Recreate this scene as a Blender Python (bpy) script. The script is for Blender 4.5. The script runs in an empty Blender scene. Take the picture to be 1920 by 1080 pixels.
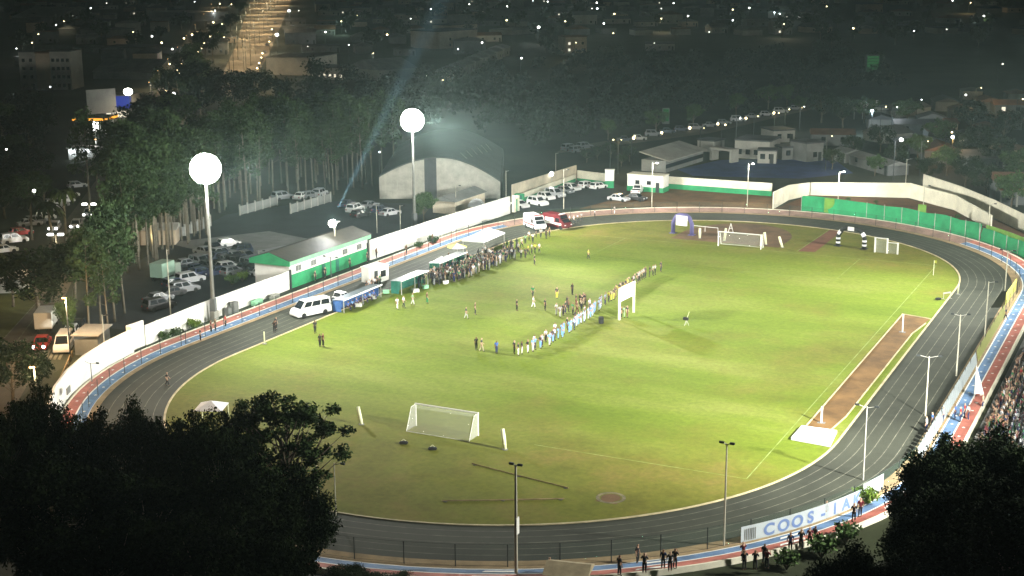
import bpy, bmesh, math, random
import numpy as np
from mathutils import Vector, Matrix
rnd = random.Random(7)
SC = bpy.context.scene
COL = SC.collection
PI = math.pi
# ------------------------------------------------------------------ camera solve (world: x across the pitch, y along it, metres)
FPX, TH, CH, ROLL = 2633.84, .2357078, 48.28, -.0058015
C0 = np.array([15.396, 183.17]); DD = np.array([.44116693, .89742506]); PR = np.array([DD[1], -DD[0]])
def ray(px, py):
    x, y = px - 960, py - 540; c, s = math.cos(ROLL), math.sin(ROLL); x, y = c*x + s*y, -s*x + c*y
    return np.array([x/FPX, math.cos(TH) - y/FPX*math.sin(TH), -math.sin(TH) - y/FPX*math.cos(TH)])
def G(px, py, z=0.0):                      # ground point seen at a place of the photograph
    r = ray(px, py); g = r[:2]*((z - CH)/r[2]) - C0
    return float(g @ PR), float(g @ DD)
def AT(px, py, dist):                      # point on that line of sight at a forward distance
    r = ray(px, py); r = r*(dist/r[1]); g = r[:2] - C0
    return float(g @ PR), float(g @ DD), float(CH + r[2])
def PX(x, y, z=0.0):
    g = C0 + x*PR + y*DD; X, Y, Z = g[0], g[1], z - CH
    d = Y*math.cos(TH) - Z*math.sin(TH); v = -(Y*math.sin(TH) + Z*math.cos(TH)); a, b = FPX*X/d, FPX*v/d
    c, s = math.cos(ROLL), math.sin(ROLL); return 960 + c*a - s*b, 540 + s*a + c*b
def HT(base, topy):
    x, y = G(*base); lo, hi = 0, 60
    for _ in range(40):
        m = (lo + hi)/2
        if PX(x, y, m)[1] > topy: lo = m
        else: hi = m
    return lo
# ------------------------------------------------------------------ mesh helpers
class MB:
    def __init__(s): s.v = []; s.f = []
    def add(s, v, f):
        o = len(s.v); s.v += [tuple(p) for p in v]; s.f += [tuple(i + o for i in q) for q in f]; return s
    def box(s, x0, x1, y0, y1, z0, z1):
        return s.prism([(x0, y0), (x1, y0), (x1, y1), (x0, y1)], z0, z1)
    def obox(s, cx, cy, z0, z1, lx, ly, rz=0.0):
        c, n = math.cos(rz), math.sin(rz)
        return s.prism([(cx + c*a - n*b, cy + n*a + c*b) for a, b in ((-lx/2, -ly/2), (lx/2, -ly/2), (lx/2, ly/2), (-lx/2, ly/2))], z0, z1)
    def prism(s, poly, z0, z1):
        A = sum(poly[i][0]*poly[(i+1) % len(poly)][1] - poly[(i+1) % len(poly)][0]*poly[i][1] for i in range(len(poly)))
        if A < 0: poly = poly[::-1]
        n = len(poly)
        return s.add([(p[0], p[1], z0) for p in poly] + [(p[0], p[1], z1) for p in poly],
                     [tuple(range(n))[::-1], tuple(range(n, 2*n))] + [(i, (i+1) % n, n + (i+1) % n, n + i) for i in range(n)])
    def sheet(s, poly, z):
        A = sum(poly[i][0]*poly[(i+1) % len(poly)][1] - poly[(i+1) % len(poly)][0]*poly[i][1] for i in range(len(poly)))
        if A < 0: poly = poly[::-1]
        return s.add([(p[0], p[1], z) for p in poly], [tuple(range(len(poly)))])
    def tube(s, pts, rad, n=8):
        pts = [Vector(p) for p in pts]; k = len(pts)
        if not isinstance(rad, (list, tuple)): rad = [rad]*k
        vs = []; prev = None
        for i, p in enumerate(pts):
            t = (pts[min(i+1, k-1)] - pts[max(i-1, 0)]).normalized()
            a = Vector((1, 0, 0)) if abs(t.x) < .9 else Vector((0, 1, 0))
            if prev is None: u = t.cross(a).normalized()
            else: u = (prev - t*prev.dot(t)).normalized()
            prev = u; w = t.cross(u)
            for j in range(n):
                q = 2*PI*j/n; vs.append(p + (u*math.cos(q) + w*math.sin(q))*rad[i])
        fs = [(i*n + j, i*n + (j+1) % n, (i+1)*n + (j+1) % n, (i+1)*n + j) for i in range(k-1) for j in range(n)]
        fs += [tuple(range(n))[::-1], tuple(range((k-1)*n, k*n))]
        return s.add(vs, fs)
    def strip(s, A, B):                     # ruled strip between two equal polylines
        n = len(A); return s.add(list(A) + list(B), [(i, i+1, n+i+1, n+i) for i in range(n-1)])
    def line(s, pts, w, z):                 # flat stripe along a polyline
        L = []; R = []
        for i, p in enumerate(pts):
            a, b = pts[max(i-1, 0)], pts[min(i+1, len(pts)-1)]; dx, dy = b[0]-a[0], b[1]-a[1]; l = math.hypot(dx, dy) or 1
            L.append((p[0] - dy/l*w/2, p[1] + dx/l*w/2, z)); R.append((p[0] + dy/l*w/2, p[1] - dx/l*w/2, z))
        return s.strip(R, L)
    def wallrun(s, pts, t, z0, z1):         # standing wall along a polyline
        L = []; R = []
        for i, p in enumerate(pts):
            a, b = pts[max(i-1, 0)], pts[min(i+1, len(pts)-1)]; dx, dy = b[0]-a[0], b[1]-a[1]; l = math.hypot(dx, dy) or 1
            L.append((p[0] - dy/l*t/2, p[1] + dx/l*t/2)); R.append((p[0] + dy/l*t/2, p[1] - dx/l*t/2))
        return s.prism(R + L[::-1], z0, z1) if len(pts) == 2 else s._run(L, R, z0, z1)
    def _run(s, L, R, z0, z1):
        n = len(L); z1 = z1 if isinstance(z1, (list, tuple)) else [z1]*n
        v = [(p[0], p[1], z0) for p in L] + [(p[0], p[1], z1[i]) for i, p in enumerate(L)] + [(p[0], p[1], z0) for p in R] + [(p[0], p[1], z1[i]) for i, p in enumerate(R)]
        f = []
        for i in range(n-1):
            f += [(i+1, i, n+i, n+i+1), (2*n+i, 2*n+i+1, 3*n+i+1, 3*n+i), (n+i+1, n+i, 3*n+i, 3*n+i+1)]
        f += [(0, 2*n, 3*n, n), (2*n-1, 4*n-1, 3*n-1, n-1)]
        return s.add(v, f)
    def gable(s, cx, cy, z, lx, ly, h, rz=0.0, over=.4):      # ridge along local x
        c, n = math.cos(rz), math.sin(rz); X, Y = lx/2 + over, ly/2 + over
        T = lambda a, b, zz: (cx + c*a - n*b, cy + n*a + c*b, zz)
        v = [T(-X, -Y, z), T(X, -Y, z), T(X, Y, z), T(-X, Y, z), T(-X, 0, z+h), T(X, 0, z+h)]
        return s.add(v, [(0, 1, 5, 4), (2, 3, 4, 5), (1, 2, 5), (3, 0, 4), (3, 2, 1, 0)])
    def hip(s, cx, cy, z, lx, ly, h, rz=0.0, over=.4):
        c, n = math.cos(rz), math.sin(rz); X, Y = lx/2 + over, ly/2 + over; k = max(X - Y, .2)
        T = lambda a, b, zz: (cx + c*a - n*b, cy + n*a + c*b, zz)
        v = [T(-X, -Y, z), T(X, -Y, z), T(X, Y, z), T(-X, Y, z), T(-k, 0, z+h), T(k, 0, z+h)]
        return s.add(v, [(0, 1, 5, 4), (2, 3, 4, 5), (1, 2, 5), (3, 0, 4), (3, 2, 1, 0)])
    def ball(s, c, r, n=8, m=6, sz=1.0):
        v = [(c[0], c[1], c[2] - r*sz)]
        for i in range(1, m):
            a = PI*i/m
            for j in range(n): v.append((c[0] + r*math.sin(a)*math.cos(2*PI*j/n), c[1] + r*math.sin(a)*math.sin(2*PI*j/n), c[2] - r*sz*math.cos(a)))
        v.append((c[0], c[1], c[2] + r*sz)); f = [(0, 1 + (j+1) % n, 1 + j) for j in range(n)]
        for i in range(m-2):
            for j in range(n): f.append((1+i*n+j, 1+i*n+(j+1) % n, 1+(i+1)*n+(j+1) % n, 1+(i+1)*n+j))
        o = 1 + (m-2)*n; f += [(o+j, o+(j+1) % n, o+n) for j in range(n)]
        return s.add(v, f)
    def build(s, name, mat, parent=None, smooth=False, loc=None, bevel=0):
        me = bpy.data.meshes.new(name); me.from_pydata(s.v, [], s.f); me.update()
        if bevel:
            b = bmesh.new(); b.from_mesh(me); bmesh.ops.remove_doubles(b, verts=b.verts, dist=1e-4)
            bmesh.ops.bevel(b, geom=b.edges[:], offset=bevel, segments=2, affect='EDGES', clamp_overlap=True); b.to_mesh(me); b.free()
        if smooth: me.polygons.foreach_set('use_smooth', [True]*len(me.polygons))
        me.materials.append(mat); return put(name, me, parent, loc)
def put(name, me, parent=None, loc=None):
    o = bpy.data.objects.new(name, me); COL.objects.link(o)
    if parent: o.parent = parent
    if loc: o.location = loc
    return o
def setting(o): o['kind'] = 'structure'; return o
def stuff(o): o['kind'] = 'stuff'; return o
PEND = []
def tag(o, label, cat, group=None, tail=None):
    """label now, or (tail given) told apart later by its place among those of the same look."""
    o['category'] = cat; o['label'] = label
    if group: o['group'] = group
    if tail is not None: PEND.append((o, label, tail))
    return o
def thing(name, label, cat, loc=(0, 0, 0), rz=0.0, group=None, tail=None):
    o = bpy.data.objects.new(name, None); COL.objects.link(o); o.empty_display_size = .3
    o.location = loc; o.rotation_euler = (0, 0, rz); return tag(o, label, cat, group, tail)
KIDS = {}
def dup(root, loc, rz=0.0, label=None, cat=None, group=None, tail=None, scale=None):
    def cp(o, par):
        c = o.copy(); COL.objects.link(c)
        if par: c.parent = par
        for k in KIDS.setdefault(o.name, list(o.children)): cp(k, c)
        return c
    r = cp(root, None); r.location = loc; r.rotation_euler = (0, 0, rz)
    if scale: r.scale = (scale,)*3 if isinstance(scale, (int, float)) else scale
    tag(r, label or root['label'], cat or root['category'], group or root.get('group'), tail); return r
def drop(root):
    for k in list(root.children_recursive): bpy.data.objects.remove(k)
    bpy.data.objects.remove(root); KIDS.clear()
ONES = 'zeroth first second third fourth fifth sixth seventh eighth ninth tenth eleventh twelfth thirteenth fourteenth fifteenth sixteenth seventeenth eighteenth nineteenth'.split()
TENS = {2: 'twent', 3: 'thirt', 4: 'fort', 5: 'fift', 6: 'sixt', 7: 'sevent', 8: 'eight', 9: 'ninet'}
def ORD(n):
    if n < 20: return ONES[n]
    return TENS[n//10] + ('ieth' if n % 10 == 0 else 'y-' + ONES[n % 10])
def finish_labels():
    by = {}
    for o, d, t in PEND: by.setdefault((d, t), []).append(o)
    for (d, t), L in by.items():
        if len(L) == 1: L[0]['label'] = d; continue
        L.sort(key=lambda o: PX(*o.location)[0]); n = len(L)
        for i, o in enumerate(L, 1):
            w = 'leftmost' if i == 1 else 'rightmost' if i == n else ORD(i) + ' from left' if i <= (n + 1)//2 else ORD(n - i + 1) + ' from right'
            o['label'] = f'{d}, {w}'
# ------------------------------------------------------------------ materials
def _nt(name):
    m = bpy.data.materials.new(name); m.use_nodes = True; nt = m.node_tree; b = nt.nodes['Principled BSDF']; return m, nt, b
def mat(name, col, rough=.8, var=.25, scale=1.0, col2=None, metal=0.0, spec=.3, bump=0.0, detail=6):
    """noise-mottled surface; var is how far the colour strays, scale in cycles per metre"""
    m, nt, b = _nt(name); N = nt.nodes.new; L = nt.links.new
    tc = N('ShaderNodeTexCoord'); no = N('ShaderNodeTexNoise'); no.inputs['Scale'].default_value = scale; no.inputs['Detail'].default_value = detail
    no.inputs['Roughness'].default_value = .65
    L(tc.outputs['Object'], no.inputs['Vector'])
    rp = N('ShaderNodeValToRGB'); c2 = col2 or tuple(max(0, c*(1 - var)) for c in col)
    rp.color_ramp.elements[0].position = .35; rp.color_ramp.elements[1].position = .65
    rp.color_ramp.elements[0].color = (*c2, 1); rp.color_ramp.elements[1].color = (*(min(1, c*(1 + var*.4)) for c in col), 1)
    L(no.outputs['Fac'], rp.inputs['Fac']); L(rp.outputs['Color'], b.inputs['Base Color'])
    b.inputs['Roughness'].default_value = rough; b.inputs['Metallic'].default_value = metal; b.inputs['Specular IOR Level'].default_value = spec
    if bump:
        bp = N('ShaderNodeBump'); bp.inputs['Strength'].default_value = bump; bp.inputs['Distance'].default_value = .05
        L(no.outputs['Fac'], bp.inputs['Height']); L(bp.outputs['Normal'], b.inputs['Normal'])
    return m
def objmat(name, rough=.8, var=.15, scale=6.0, spec=.3, coat=0.0):      # colour from the object's own colour
    m, nt, b = _nt(name); N = nt.nodes.new; L = nt.links.new
    oi = N('ShaderNodeObjectInfo'); tc = N('ShaderNodeTexCoord'); no = N('ShaderNodeTexNoise'); no.inputs['Scale'].default_value = scale
    L(tc.outputs['Object'], no.inputs['Vector'])
    mr = N('ShaderNodeMapRange'); mr.inputs['To Min'].default_value = 1 - var; mr.inputs['To Max'].default_value = 1 + var*.5
    L(no.outputs['Fac'], mr.inputs['Value'])
    mx = N('ShaderNodeMix'); mx.data_type = 'RGBA'; mx.blend_type = 'MULTIPLY'; mx.inputs['Factor'].default_value = 1
    L(oi.outputs['Color'], mx.inputs[6]); L(mr.outputs['Result'], mx.inputs[7]); L(mx.outputs[2], b.inputs['Base Color'])
    b.inputs['Roughness'].default_value = rough; b.inputs['Specular IOR Level'].default_value = spec; b.inputs['Coat Weight'].default_value = coat
    return m
def glow(name, col, strength, light=False):
    m = bpy.data.materials.new(name); m.use_nodes = True; nt = m.node_tree; nt.nodes.clear()
    e = nt.nodes.new('ShaderNodeEmission'); o = nt.nodes.new('ShaderNodeOutputMaterial'); e.inputs['Color'].default_value = (*col, 1); e.inputs['Strength'].default_value = strength
    nt.links.new(e.outputs[0], o.inputs[0])
    if not light: m.cycles.emission_sampling = 'NONE'
    return m
def sheer(name, col, alpha, rough=.8):       # net, mesh: mostly see-through
    m, nt, b = _nt(name); b.inputs['Base Color'].default_value = (*col, 1); b.inputs['Roughness'].default_value = rough; b.inputs['Alpha'].default_value = alpha; return m
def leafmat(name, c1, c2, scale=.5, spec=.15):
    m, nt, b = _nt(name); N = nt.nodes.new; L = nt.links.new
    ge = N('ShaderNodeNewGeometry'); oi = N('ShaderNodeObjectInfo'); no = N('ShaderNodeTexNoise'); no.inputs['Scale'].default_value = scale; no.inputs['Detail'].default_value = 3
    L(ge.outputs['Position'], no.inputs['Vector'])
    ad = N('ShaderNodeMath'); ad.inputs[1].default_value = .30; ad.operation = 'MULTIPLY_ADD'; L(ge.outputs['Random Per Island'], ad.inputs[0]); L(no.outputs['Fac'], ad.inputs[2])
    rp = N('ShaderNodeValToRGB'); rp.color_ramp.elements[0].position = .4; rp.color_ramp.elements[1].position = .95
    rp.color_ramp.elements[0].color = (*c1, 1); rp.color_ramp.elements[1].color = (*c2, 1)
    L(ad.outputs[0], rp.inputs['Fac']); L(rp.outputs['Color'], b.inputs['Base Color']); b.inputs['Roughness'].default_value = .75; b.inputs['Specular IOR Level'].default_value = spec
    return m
M = {}
M['earth'] = mat('dark_earth', (.030, .034, .022), .95, .5, .05, col2=(.016, .02, .012))
M['dirt'] = mat('bare_dirt', (.13, .075, .035), .95, .4, .25, bump=.3)
M['sand'] = mat('sandy_soil', (.30, .22, .12), .95, .3, .6, bump=.3)
M['pit'] = mat('long_jump_dirt', (.165, .092, .032), .95, .45, .22, bump=.2)
M['asphalt'] = mat('track_asphalt', (.043, .047, .034), .85, .3, .10, col2=(.027, .030, .022))
M['road'] = mat('road_asphalt', (.10, .085, .065), .85, .35, .15)
M['lot'] = mat('lot_asphalt', (.020, .026, .029), .75, .4, .2)
M['slab'] = mat('concrete_slab', (.20, .20, .19), .85, .25, .3)
M['kerb'] = mat('kerb_concrete', (.48, .41, .25), .8, .3, .7)
M['line'] = mat('line_paint', (.18, .18, .14), .8, .6, .8)
M['chalk'] = mat('pitch_chalk', (.22, .28, .10), .9, .4, .5, col2=(.13, .18, .02))
M['white'] = mat('white_paint', (.80, .80, .74), .7, .1, .6)
M['cream'] = mat('cream_paint', (.76, .73, .58), .8, .2, .3)
M['greige'] = mat('weathered_wall', (.56, .50, .38), .85, .3, .3)
M['red'] = mat('red_paint', (.40, .135, .10), .75, .4, .5)
M['blue'] = mat('blue_paint', (.12, .21, .36), .75, .4, .5)
M['faded'] = mat('faded_clay_paint', (.34, .21, .17), .85, .35, .4)
M['green'] = mat('green_paint', (.03, .30, .12), .75, .25, .5)
M['palegreen'] = mat('pale_green_paint', (.28, .60, .36), .75, .2, .5)
M['roof'] = mat('roof_sheet', (.05, .046, .032), .7, .4, .3)
M['roofgrey'] = mat('grey_roof', (.20, .21, .20), .6, .3, .3)
M['maststeel'] = mat('mast_grey', (.22, .22, .20), .7, .2, 1.5)
M['steel'] = mat('galvanised_steel', (.42, .42, .38), .5, .2, 2.0, metal=.3)
M['darksteel'] = mat('dark_steel', (.03, .035, .035), .6, .2, 2.0)
M['concretepole'] = mat('pole_concrete', (.50, .48, .38), .8, .2, 1.5)
M['glass'] = mat('dark_glass', (.012, .016, .02), .15, .2, 2.0, spec=.6)
M['tyre'] = mat('tyre_rubber', (.015, .015, .015), .9, .2, 4.0)
M['net'] = sheer('goal_net', (.78, .80, .76), .25)
M['mesh'] = sheer('fence_mesh', (.03, .12, .08), .10)
M['shade'] = mat('green_shade_cloth', (.03, .33, .13), .85, .3, .25)
M['shadelight'] = mat('yellow_green_cloth', (.20, .40, .07), .85, .3, .4)
M['bark'] = mat('bark', (.16, .13, .09), .9, .4, 2.0)
M['palebark'] = mat('pale_bark', (.15, .135, .10), .9, .35, 1.5)
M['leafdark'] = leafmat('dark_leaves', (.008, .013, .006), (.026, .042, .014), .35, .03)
M['leafgrove'] = leafmat('grove_leaves', (.012, .026, .010), (.045, .080, .026), .3)
M['leafmid'] = leafmat('green_leaves', (.022, .045, .014), (.075, .13, .035), .3)
M['leaflight'] = leafmat('yellow_green_leaves', (.05, .09, .015), (.14, .22, .03), .6)  # paler yellow-green leaf colour for a few shrubs
M['wood'] = leafmat('woodland_leaves', (.010, .016, .010), (.026, .038, .020), .06)
M['canvas'] = mat('white_canvas', (.80, .80, .82), .6, .08, 1.0)
M['yellow'] = mat('yellow_cloth', (.62, .62, .12), .8, .2, 1.0)
M['purple'] = mat('violet_vinyl', (.10, .09, .22), .6, .2, 1.0)
M['black'] = mat('black_vinyl', (.02, .02, .02), .6, .3, 1.0)
M['pad'] = mat('pale_padding', (.68, .70, .46), .8, .15, 1.5)
M['navy'] = mat('blue_plastic', (.05, .13, .35), .6, .3, 2.0)
M['teal'] = mat('teal_panel', (.02, .14, .10), .7, .3, 1.0)
M['wallgrey'] = mat('night_wall_grey', (.19, .20, .19), .85, .3, .2)
M['wallpale'] = mat('night_wall_pale', (.33, .33, .29), .85, .25, .2)
M['wallwarm'] = mat('night_wall_warm', (.40, .33, .24), .85, .25, .2)
M['walldark'] = mat('night_wall_dark', (.13, .14, .14), .85, .3, .2)
M['rust'] = mat('rust_roof', (.16, .085, .05), .8, .4, .2)
M['darkroof'] = mat('dark_roof', (.06, .065, .07), .7, .4, .2)
M['court'] = mat('blue_court', (.03, .05, .16), .8, .3, .3)
M['brick'] = mat('brick_red', (.27, .09, .06), .85, .3, 1.0)
M['cloth'] = objmat('clothing', .85, .3, 8.0)
M['skin'] = objmat('skin', .6, .15, 10.0)
M['hair'] = mat('hair', (.02, .015, .012), .6, .3, 20.0)
M['car'] = objmat('car_paint', .35, .08, 1.0, .5, .5)
M['lampwhite'] = glow('lamp_white', (1, .98, .93), 14)
M['lampdimwarm'] = glow('lamp_dim_warm', (1, .7, .38), 3)
M['lampdim'] = glow('lamp_dim', (1, .93, .8), 4)
M['lampcool'] = glow('lamp_cool', (.85, .93, 1), 16)
M['lampwarm'] = glow('lamp_warm', (1, .78, .42), 12)
M['lampsodium'] = glow('lamp_sodium', (1, .55, .18), 9)
M['flood'] = glow('floodlight_face', (1, .99, .92), 60)
M['tail'] = glow('tail_light', (1, .06, .03), 1.5)
M['winlit'] = glow('lit_window', (1, .9, .7), 1.2)
M['orangesign'] = glow('orange_sign', (1, .40, .04), 1.7)
M['bluesign'] = glow('blue_sign', (.10, .16, .9), .35)
M['greenglow'] = glow('green_lit_panel', (.10, .55, .16), .16)
# turf: worn, mown grass with brown ends and pale patches
def turf():
    m, nt, b = _nt('worn_turf'); N = nt.nodes.new; L = nt.links.new
    tc = N('ShaderNodeTexCoord')
    def noise(s, d=6, r=.6, vec=None):
        n = N('ShaderNodeTexNoise'); n.inputs['Scale'].default_value = s; n.inputs['Detail'].default_value = d; n.inputs['Roughness'].default_value = r
        L(vec or tc.outputs['Object'], n.inputs['Vector']); return n.outputs['Fac']
    def ramp(f, stops):
        r = N('ShaderNodeValToRGB'); e = r.color_ramp.elements
        while len(e) < len(stops): e.new(.5)
        for i, (p, c) in enumerate(stops): e[i].position = p; e[i].color = (*c, 1) if len(c) == 3 else c
        L(f, r.inputs['Fac']); return r.outputs['Color']
    def mix(f, a, c):
        x = N('ShaderNodeMix'); x.data_type = 'RGBA'
        if isinstance(f, float): x.inputs['Factor'].default_value = f
        else: L(f, x.inputs['Factor'])
        L(a, x.inputs[6]); L(c, x.inputs[7]); return x.outputs[2]
    mp = N('ShaderNodeMapping'); mp.inputs['Scale'].default_value = (.5, 1.6, 1); mp.inputs['Rotation'].default_value = (0, 0, math.radians(64)); L(tc.outputs['Object'], mp.inputs['Vector'])
    base = ramp(noise(.055, 8, .62, mp.outputs['Vector']), [(.32, (.094, .142, .010)), (.5, (.136, .188, .018)), (.68, (.190, .222, .042))])
    worn = ramp(noise(.16, 8, .7), [(.3, (.100, .100, .016)), (.5, (.140, .142, .022)), (.7, (.185, .145, .038))])
    # wear grows outside the pitch (|y| > 50) and in blotches
    sx = N('ShaderNodeSeparateXYZ'); L(tc.outputs['Object'], sx.inputs[0])
    ab = N('ShaderNodeMath'); ab.operation = 'ABSOLUTE'; L(sx.outputs['Y'], ab.inputs[0])
    mr = N('ShaderNodeMapRange'); mr.interpolation_type = 'SMOOTHSTEP'; mr.inputs['From Min'].default_value = 36; mr.inputs['From Max'].default_value = 57; L(ab.outputs[0], mr.inputs['Value'])
    bl = N('ShaderNodeMapRange'); bl.inputs['From Min'].default_value = .48; bl.inputs['From Max'].default_value = .66; L(noise(.05, 6, .65), bl.inputs['Value'])
    sm = N('ShaderNodeMath'); sm.operation = 'MULTIPLY_ADD'; sm.inputs[1].default_value = .75; sm.use_clamp = True; L(bl.outputs[0], sm.inputs[0])
    hm = N('ShaderNodeMath'); hm.operation = 'MULTIPLY'; hm.inputs[1].default_value = .8; L(mr.outputs[0], hm.inputs[0]); L(hm.outputs[0], sm.inputs[2])
    col = mix(sm.outputs[0], base, worn)
    fine = ramp(noise(1.5, 5, .7), [(.3, (.76, .76, .76)), (.7, (1.10, 1.10, 1.10))])
    x = N('ShaderNodeMix'); x.data_type = 'RGBA'; x.blend_type = 'MULTIPLY'; x.inputs['Factor'].default_value = 1; L(col, x.inputs[6]); L(fine, x.inputs[7])
    L(x.outputs[2], b.inputs['Base Color']); b.inputs['Roughness'].default_value = .9; b.inputs['Specular IOR Level'].default_value = .15
    return m
M['turf'] = turf()
def wtag(poly, z, name, m): return setting(MB().sheet(poly, z).build(name, m))
def gp(*pts, z=0.0): return [G(p[0], p[1], z) for p in pts]
# ------------------------------------------------------------------ oval
HA, RI = 36.5, 37.3
def oval(r, n=40, a0=None):
    R = RI + r; P = []
    for i in range(n+1): t = PI*i/n; P.append((R*math.cos(t), HA + R*math.sin(t)))
    for i in range(n+1): t = PI + PI*i/n; P.append((R*math.cos(t), -HA + R*math.sin(t)))
    return P
def ovalat(s, r):                          # s in degrees-like running parameter: fraction 0..1 round from right straight's far end, anticlockwise
    L1 = PI*(RI + r); L2 = 2*HA; T = 2*(L1 + L2); d = (s % 1)*T
    if d < L1: t = d/(RI + r); return (RI + r)*math.cos(t), HA + (RI + r)*math.sin(t)
    d -= L1
    if d < L2: return -(RI + r), HA - d
    d -= L2
    if d < L1: t = PI + d/(RI + r); return (RI + r)*math.cos(t), -HA + (RI + r)*math.sin(t)
    return RI + r, -HA + d - L1
def ring(mb, r0, z0, r1, z1, n=40):
    A = oval(r0, n); B = oval(r1, n); A = [(p[0], p[1], z0) for p in A]; B = [(p[0], p[1], z1) for p in B]
    k = len(A); mb.add(B + A, [(i, (i+1) % k, k + (i+1) % k, k + i)[::-1] for i in range(k)]); return mb
HAZE, SKY, EXPO = .00026, .0007, 0.0
# ================================================================== SETTING
setting(MB().sheet([(-2600, -420), (1500, -420), (1500, 2600), (-2600, 2600)], 0).build('ground', M['earth']))
# infield, track, kerbs
setting(MB().sheet(oval(0), .012).build('infield', M['turf']))
setting(ring(MB(), 0.02, .010, 7.35, .010, 56).build('running_track', M['asphalt']))
mb = MB()
for k in range(1, 6): ring(mb, 1.22*k - .035, .016, 1.22*k + .035, .016, 56)
setting(mb.build('lane_lines', M['line']))
mb = MB(); ring(mb, -.12, .09, .10, .09, 64); ring(mb, .10, .012, .1001, .09, 64); ring(mb, -.1201, .09, -.12, .012, 64)
setting(mb.build('inner_kerb', M['kerb']))
mb = MB(); ring(mb, 7.35, .07, 7.5, .07, 56); ring(mb, 7.5, .07, 8.8, .05, 56)
setting(mb.build('sand_strip', M['sand']))
setting(ring(MB(), 11.75, .006, 17, .006, 48).build('grass_bank', mat('dull_grass', (.022, .028, .010), .95, .5, .15)))
# worn earth fan, runway and jump areas
mb = MB(); P = [(-3.5 + 9.5*math.cos(a), 59.5 + 12.5*math.sin(a)) for a in [PI*i/24 for i in range(25)]]
P = [p for p in P if math.hypot(p[0], max(0, p[1] - HA)) < RI - .6]
mb.sheet([(-13, 53.5)] + P[::-1] + [(6, 53.5)], .020); setting(mb.build('bare_earth_fan', M['dirt']))
setting(MB().sheet([(9.6, 52.0), (12.3, 52.6), (12.2, 71.8), (10.0, 72.4)], .022).build('jump_runway', mat('runway_red', (.16, .065, .035), .9, .3, .4)))
setting(MB().line([(9.5, 52.0), (9.9, 72.4)], .12, .026).build('runway_edge_line', M['chalk']))
setting(MB().sheet([(33.2, 17.6), (37.0, 16.6), (36.2, 9), (36.25, -29), (35.9, -33.6), (33.3, -33.8)], .024).build('jump_pit', M['pit']))
mb = MB()
for pl in ([(33.2, 17.6), (33.2, -33.9)], [(33.1, 17.6), (37.05, 16.6)], [(36.9, 14), (36.25, 8), (36.25, -28.5), (35.8, -34)]): mb.wallrun(pl, .13, .012, .13)
setting(mb.build('pit_kerb', M['kerb']))
mb = MB()
for q in ([(32, -50.4), (32, 50.4)], [(-32, 50.4), (32, 50.4)], [(10, -50.4), (32, -50.4)],
          [(-20.1, 50.4), (-20.1, 34), (20.1, 34), (20.1, 50.4)], [(5, 34), (-20, 34)]): mb.line(q, .11, .019)
setting(mb.build('pitch_lines', M['chalk']))
mb = MB(); mb.line([(22.3 + 1.2*math.cos(PI*i/16), -60.2 + 1.2*math.sin(PI*i/16)) for i in range(33)], .32, .030)
setting(mb.build('throwing_ring', mat('worn_concrete', (.17, .15, .09), .9, .5, 1.2)))
setting(MB().sheet([(22.3 + .9*math.cos(PI*i/10), -60.2 + .9*math.sin(PI*i/10)) for i in range(20)], .027).build('throwing_ring_floor', M['dirt']))
for k_, (p_, q_) in enumerate((((885, 871), (1066, 917)), ((828, 941), (1058, 937)))):
    a, b = G(*p_), G(*q_); dx, dy = b[0]-a[0], b[1]-a[1]; t = thing('long_pipe', ('long tan pipe lying slantwise on the grass below the near goal', 'long tan pipe lying level on the grass nearest the near bend')[k_], 'pipe', (*a, 0), 0, 'pipes lying on the grass')
    MB().tube([(0, 0, .12), (dx*.5, dy*.5, .10), (dx, dy, .12)], .055, 8).build('pipe_body', M['sand'], t)
    for f_ in (.03, .5, .97): MB().obox(dx*f_, dy*f_, 0, .06, .3, .3).build('block', M['walldark'], t)
setting(MB().sheet([(22, -60.2), (21.2, -61.5), (23.5, -61.4)], .018).build('trodden_earth', M['dirt']))
# car parks, courts, yards, streets
setting(MB().sheet([(-52.5, -33), (-52.0, 40), (-66, 66), (-90, 60), (-97, 40), (-80, -14), (-68, -34)], .008).build('car_park', M['lot']))
setting(MB().sheet([(-62, 6), (-58.5, 24), (-80, 30), (-90, 14)], .014).build('concrete_court', M['slab']))
setting(MB().sheet(gp((480, 470), (560, 455), (545, 475), (500, 500)), .018).build('paved_yard', mat('pale_paving', (.30, .30, .30), .85, .2, .3)))
setting(MB().sheet(gp((955, 397), (1085, 392), (1170, 368), (1180, 352), (1140, 342), (1078, 340)), .016).build('entrance_yard', M['lot']))
setting(MB().sheet(gp((1085, 392), (1215, 387), (1450, 391), (1450, 368), (1255, 352), (1170, 368)), .012).build('dirt_verge', M['dirt']))
setting(MB().sheet(gp((1450, 392), (1560, 398), (1700, 412), (1860, 452), (1940, 500), (1940, 440), (1860, 410), (1700, 372), (1517, 366)), .016).build('earth_slope', mat('slope_earth', (.10, .048, .022), .95, .4, .3, bump=.3)))
setting(MB().sheet(gp((1270, 318), (1350, 300), (1560, 296), (1600, 325), (1500, 335), (1300, 330)), .010).build('school_court', M['court']))
setting(MB().sheet(gp((640, 985), (560, 1020), (520, 1085), (700, 1090), (760, 1070), (690, 1050)), .007).build('concrete_path', M['slab']))
setting(MB().sheet(gp((393, 190), (462, 175), (505, 100), (552, -12), (474, -12), (440, 90)), .02).build('avenue', mat('avenue_asphalt', (.17, .14, .095), .85, .35, .06)))
setting(MB().sheet(gp((262, 232), (300, 225), (352, 150), (432, 0), (440, -12), (385, -12), (330, 110)), .02).build('side_road', M['road']))
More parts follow.
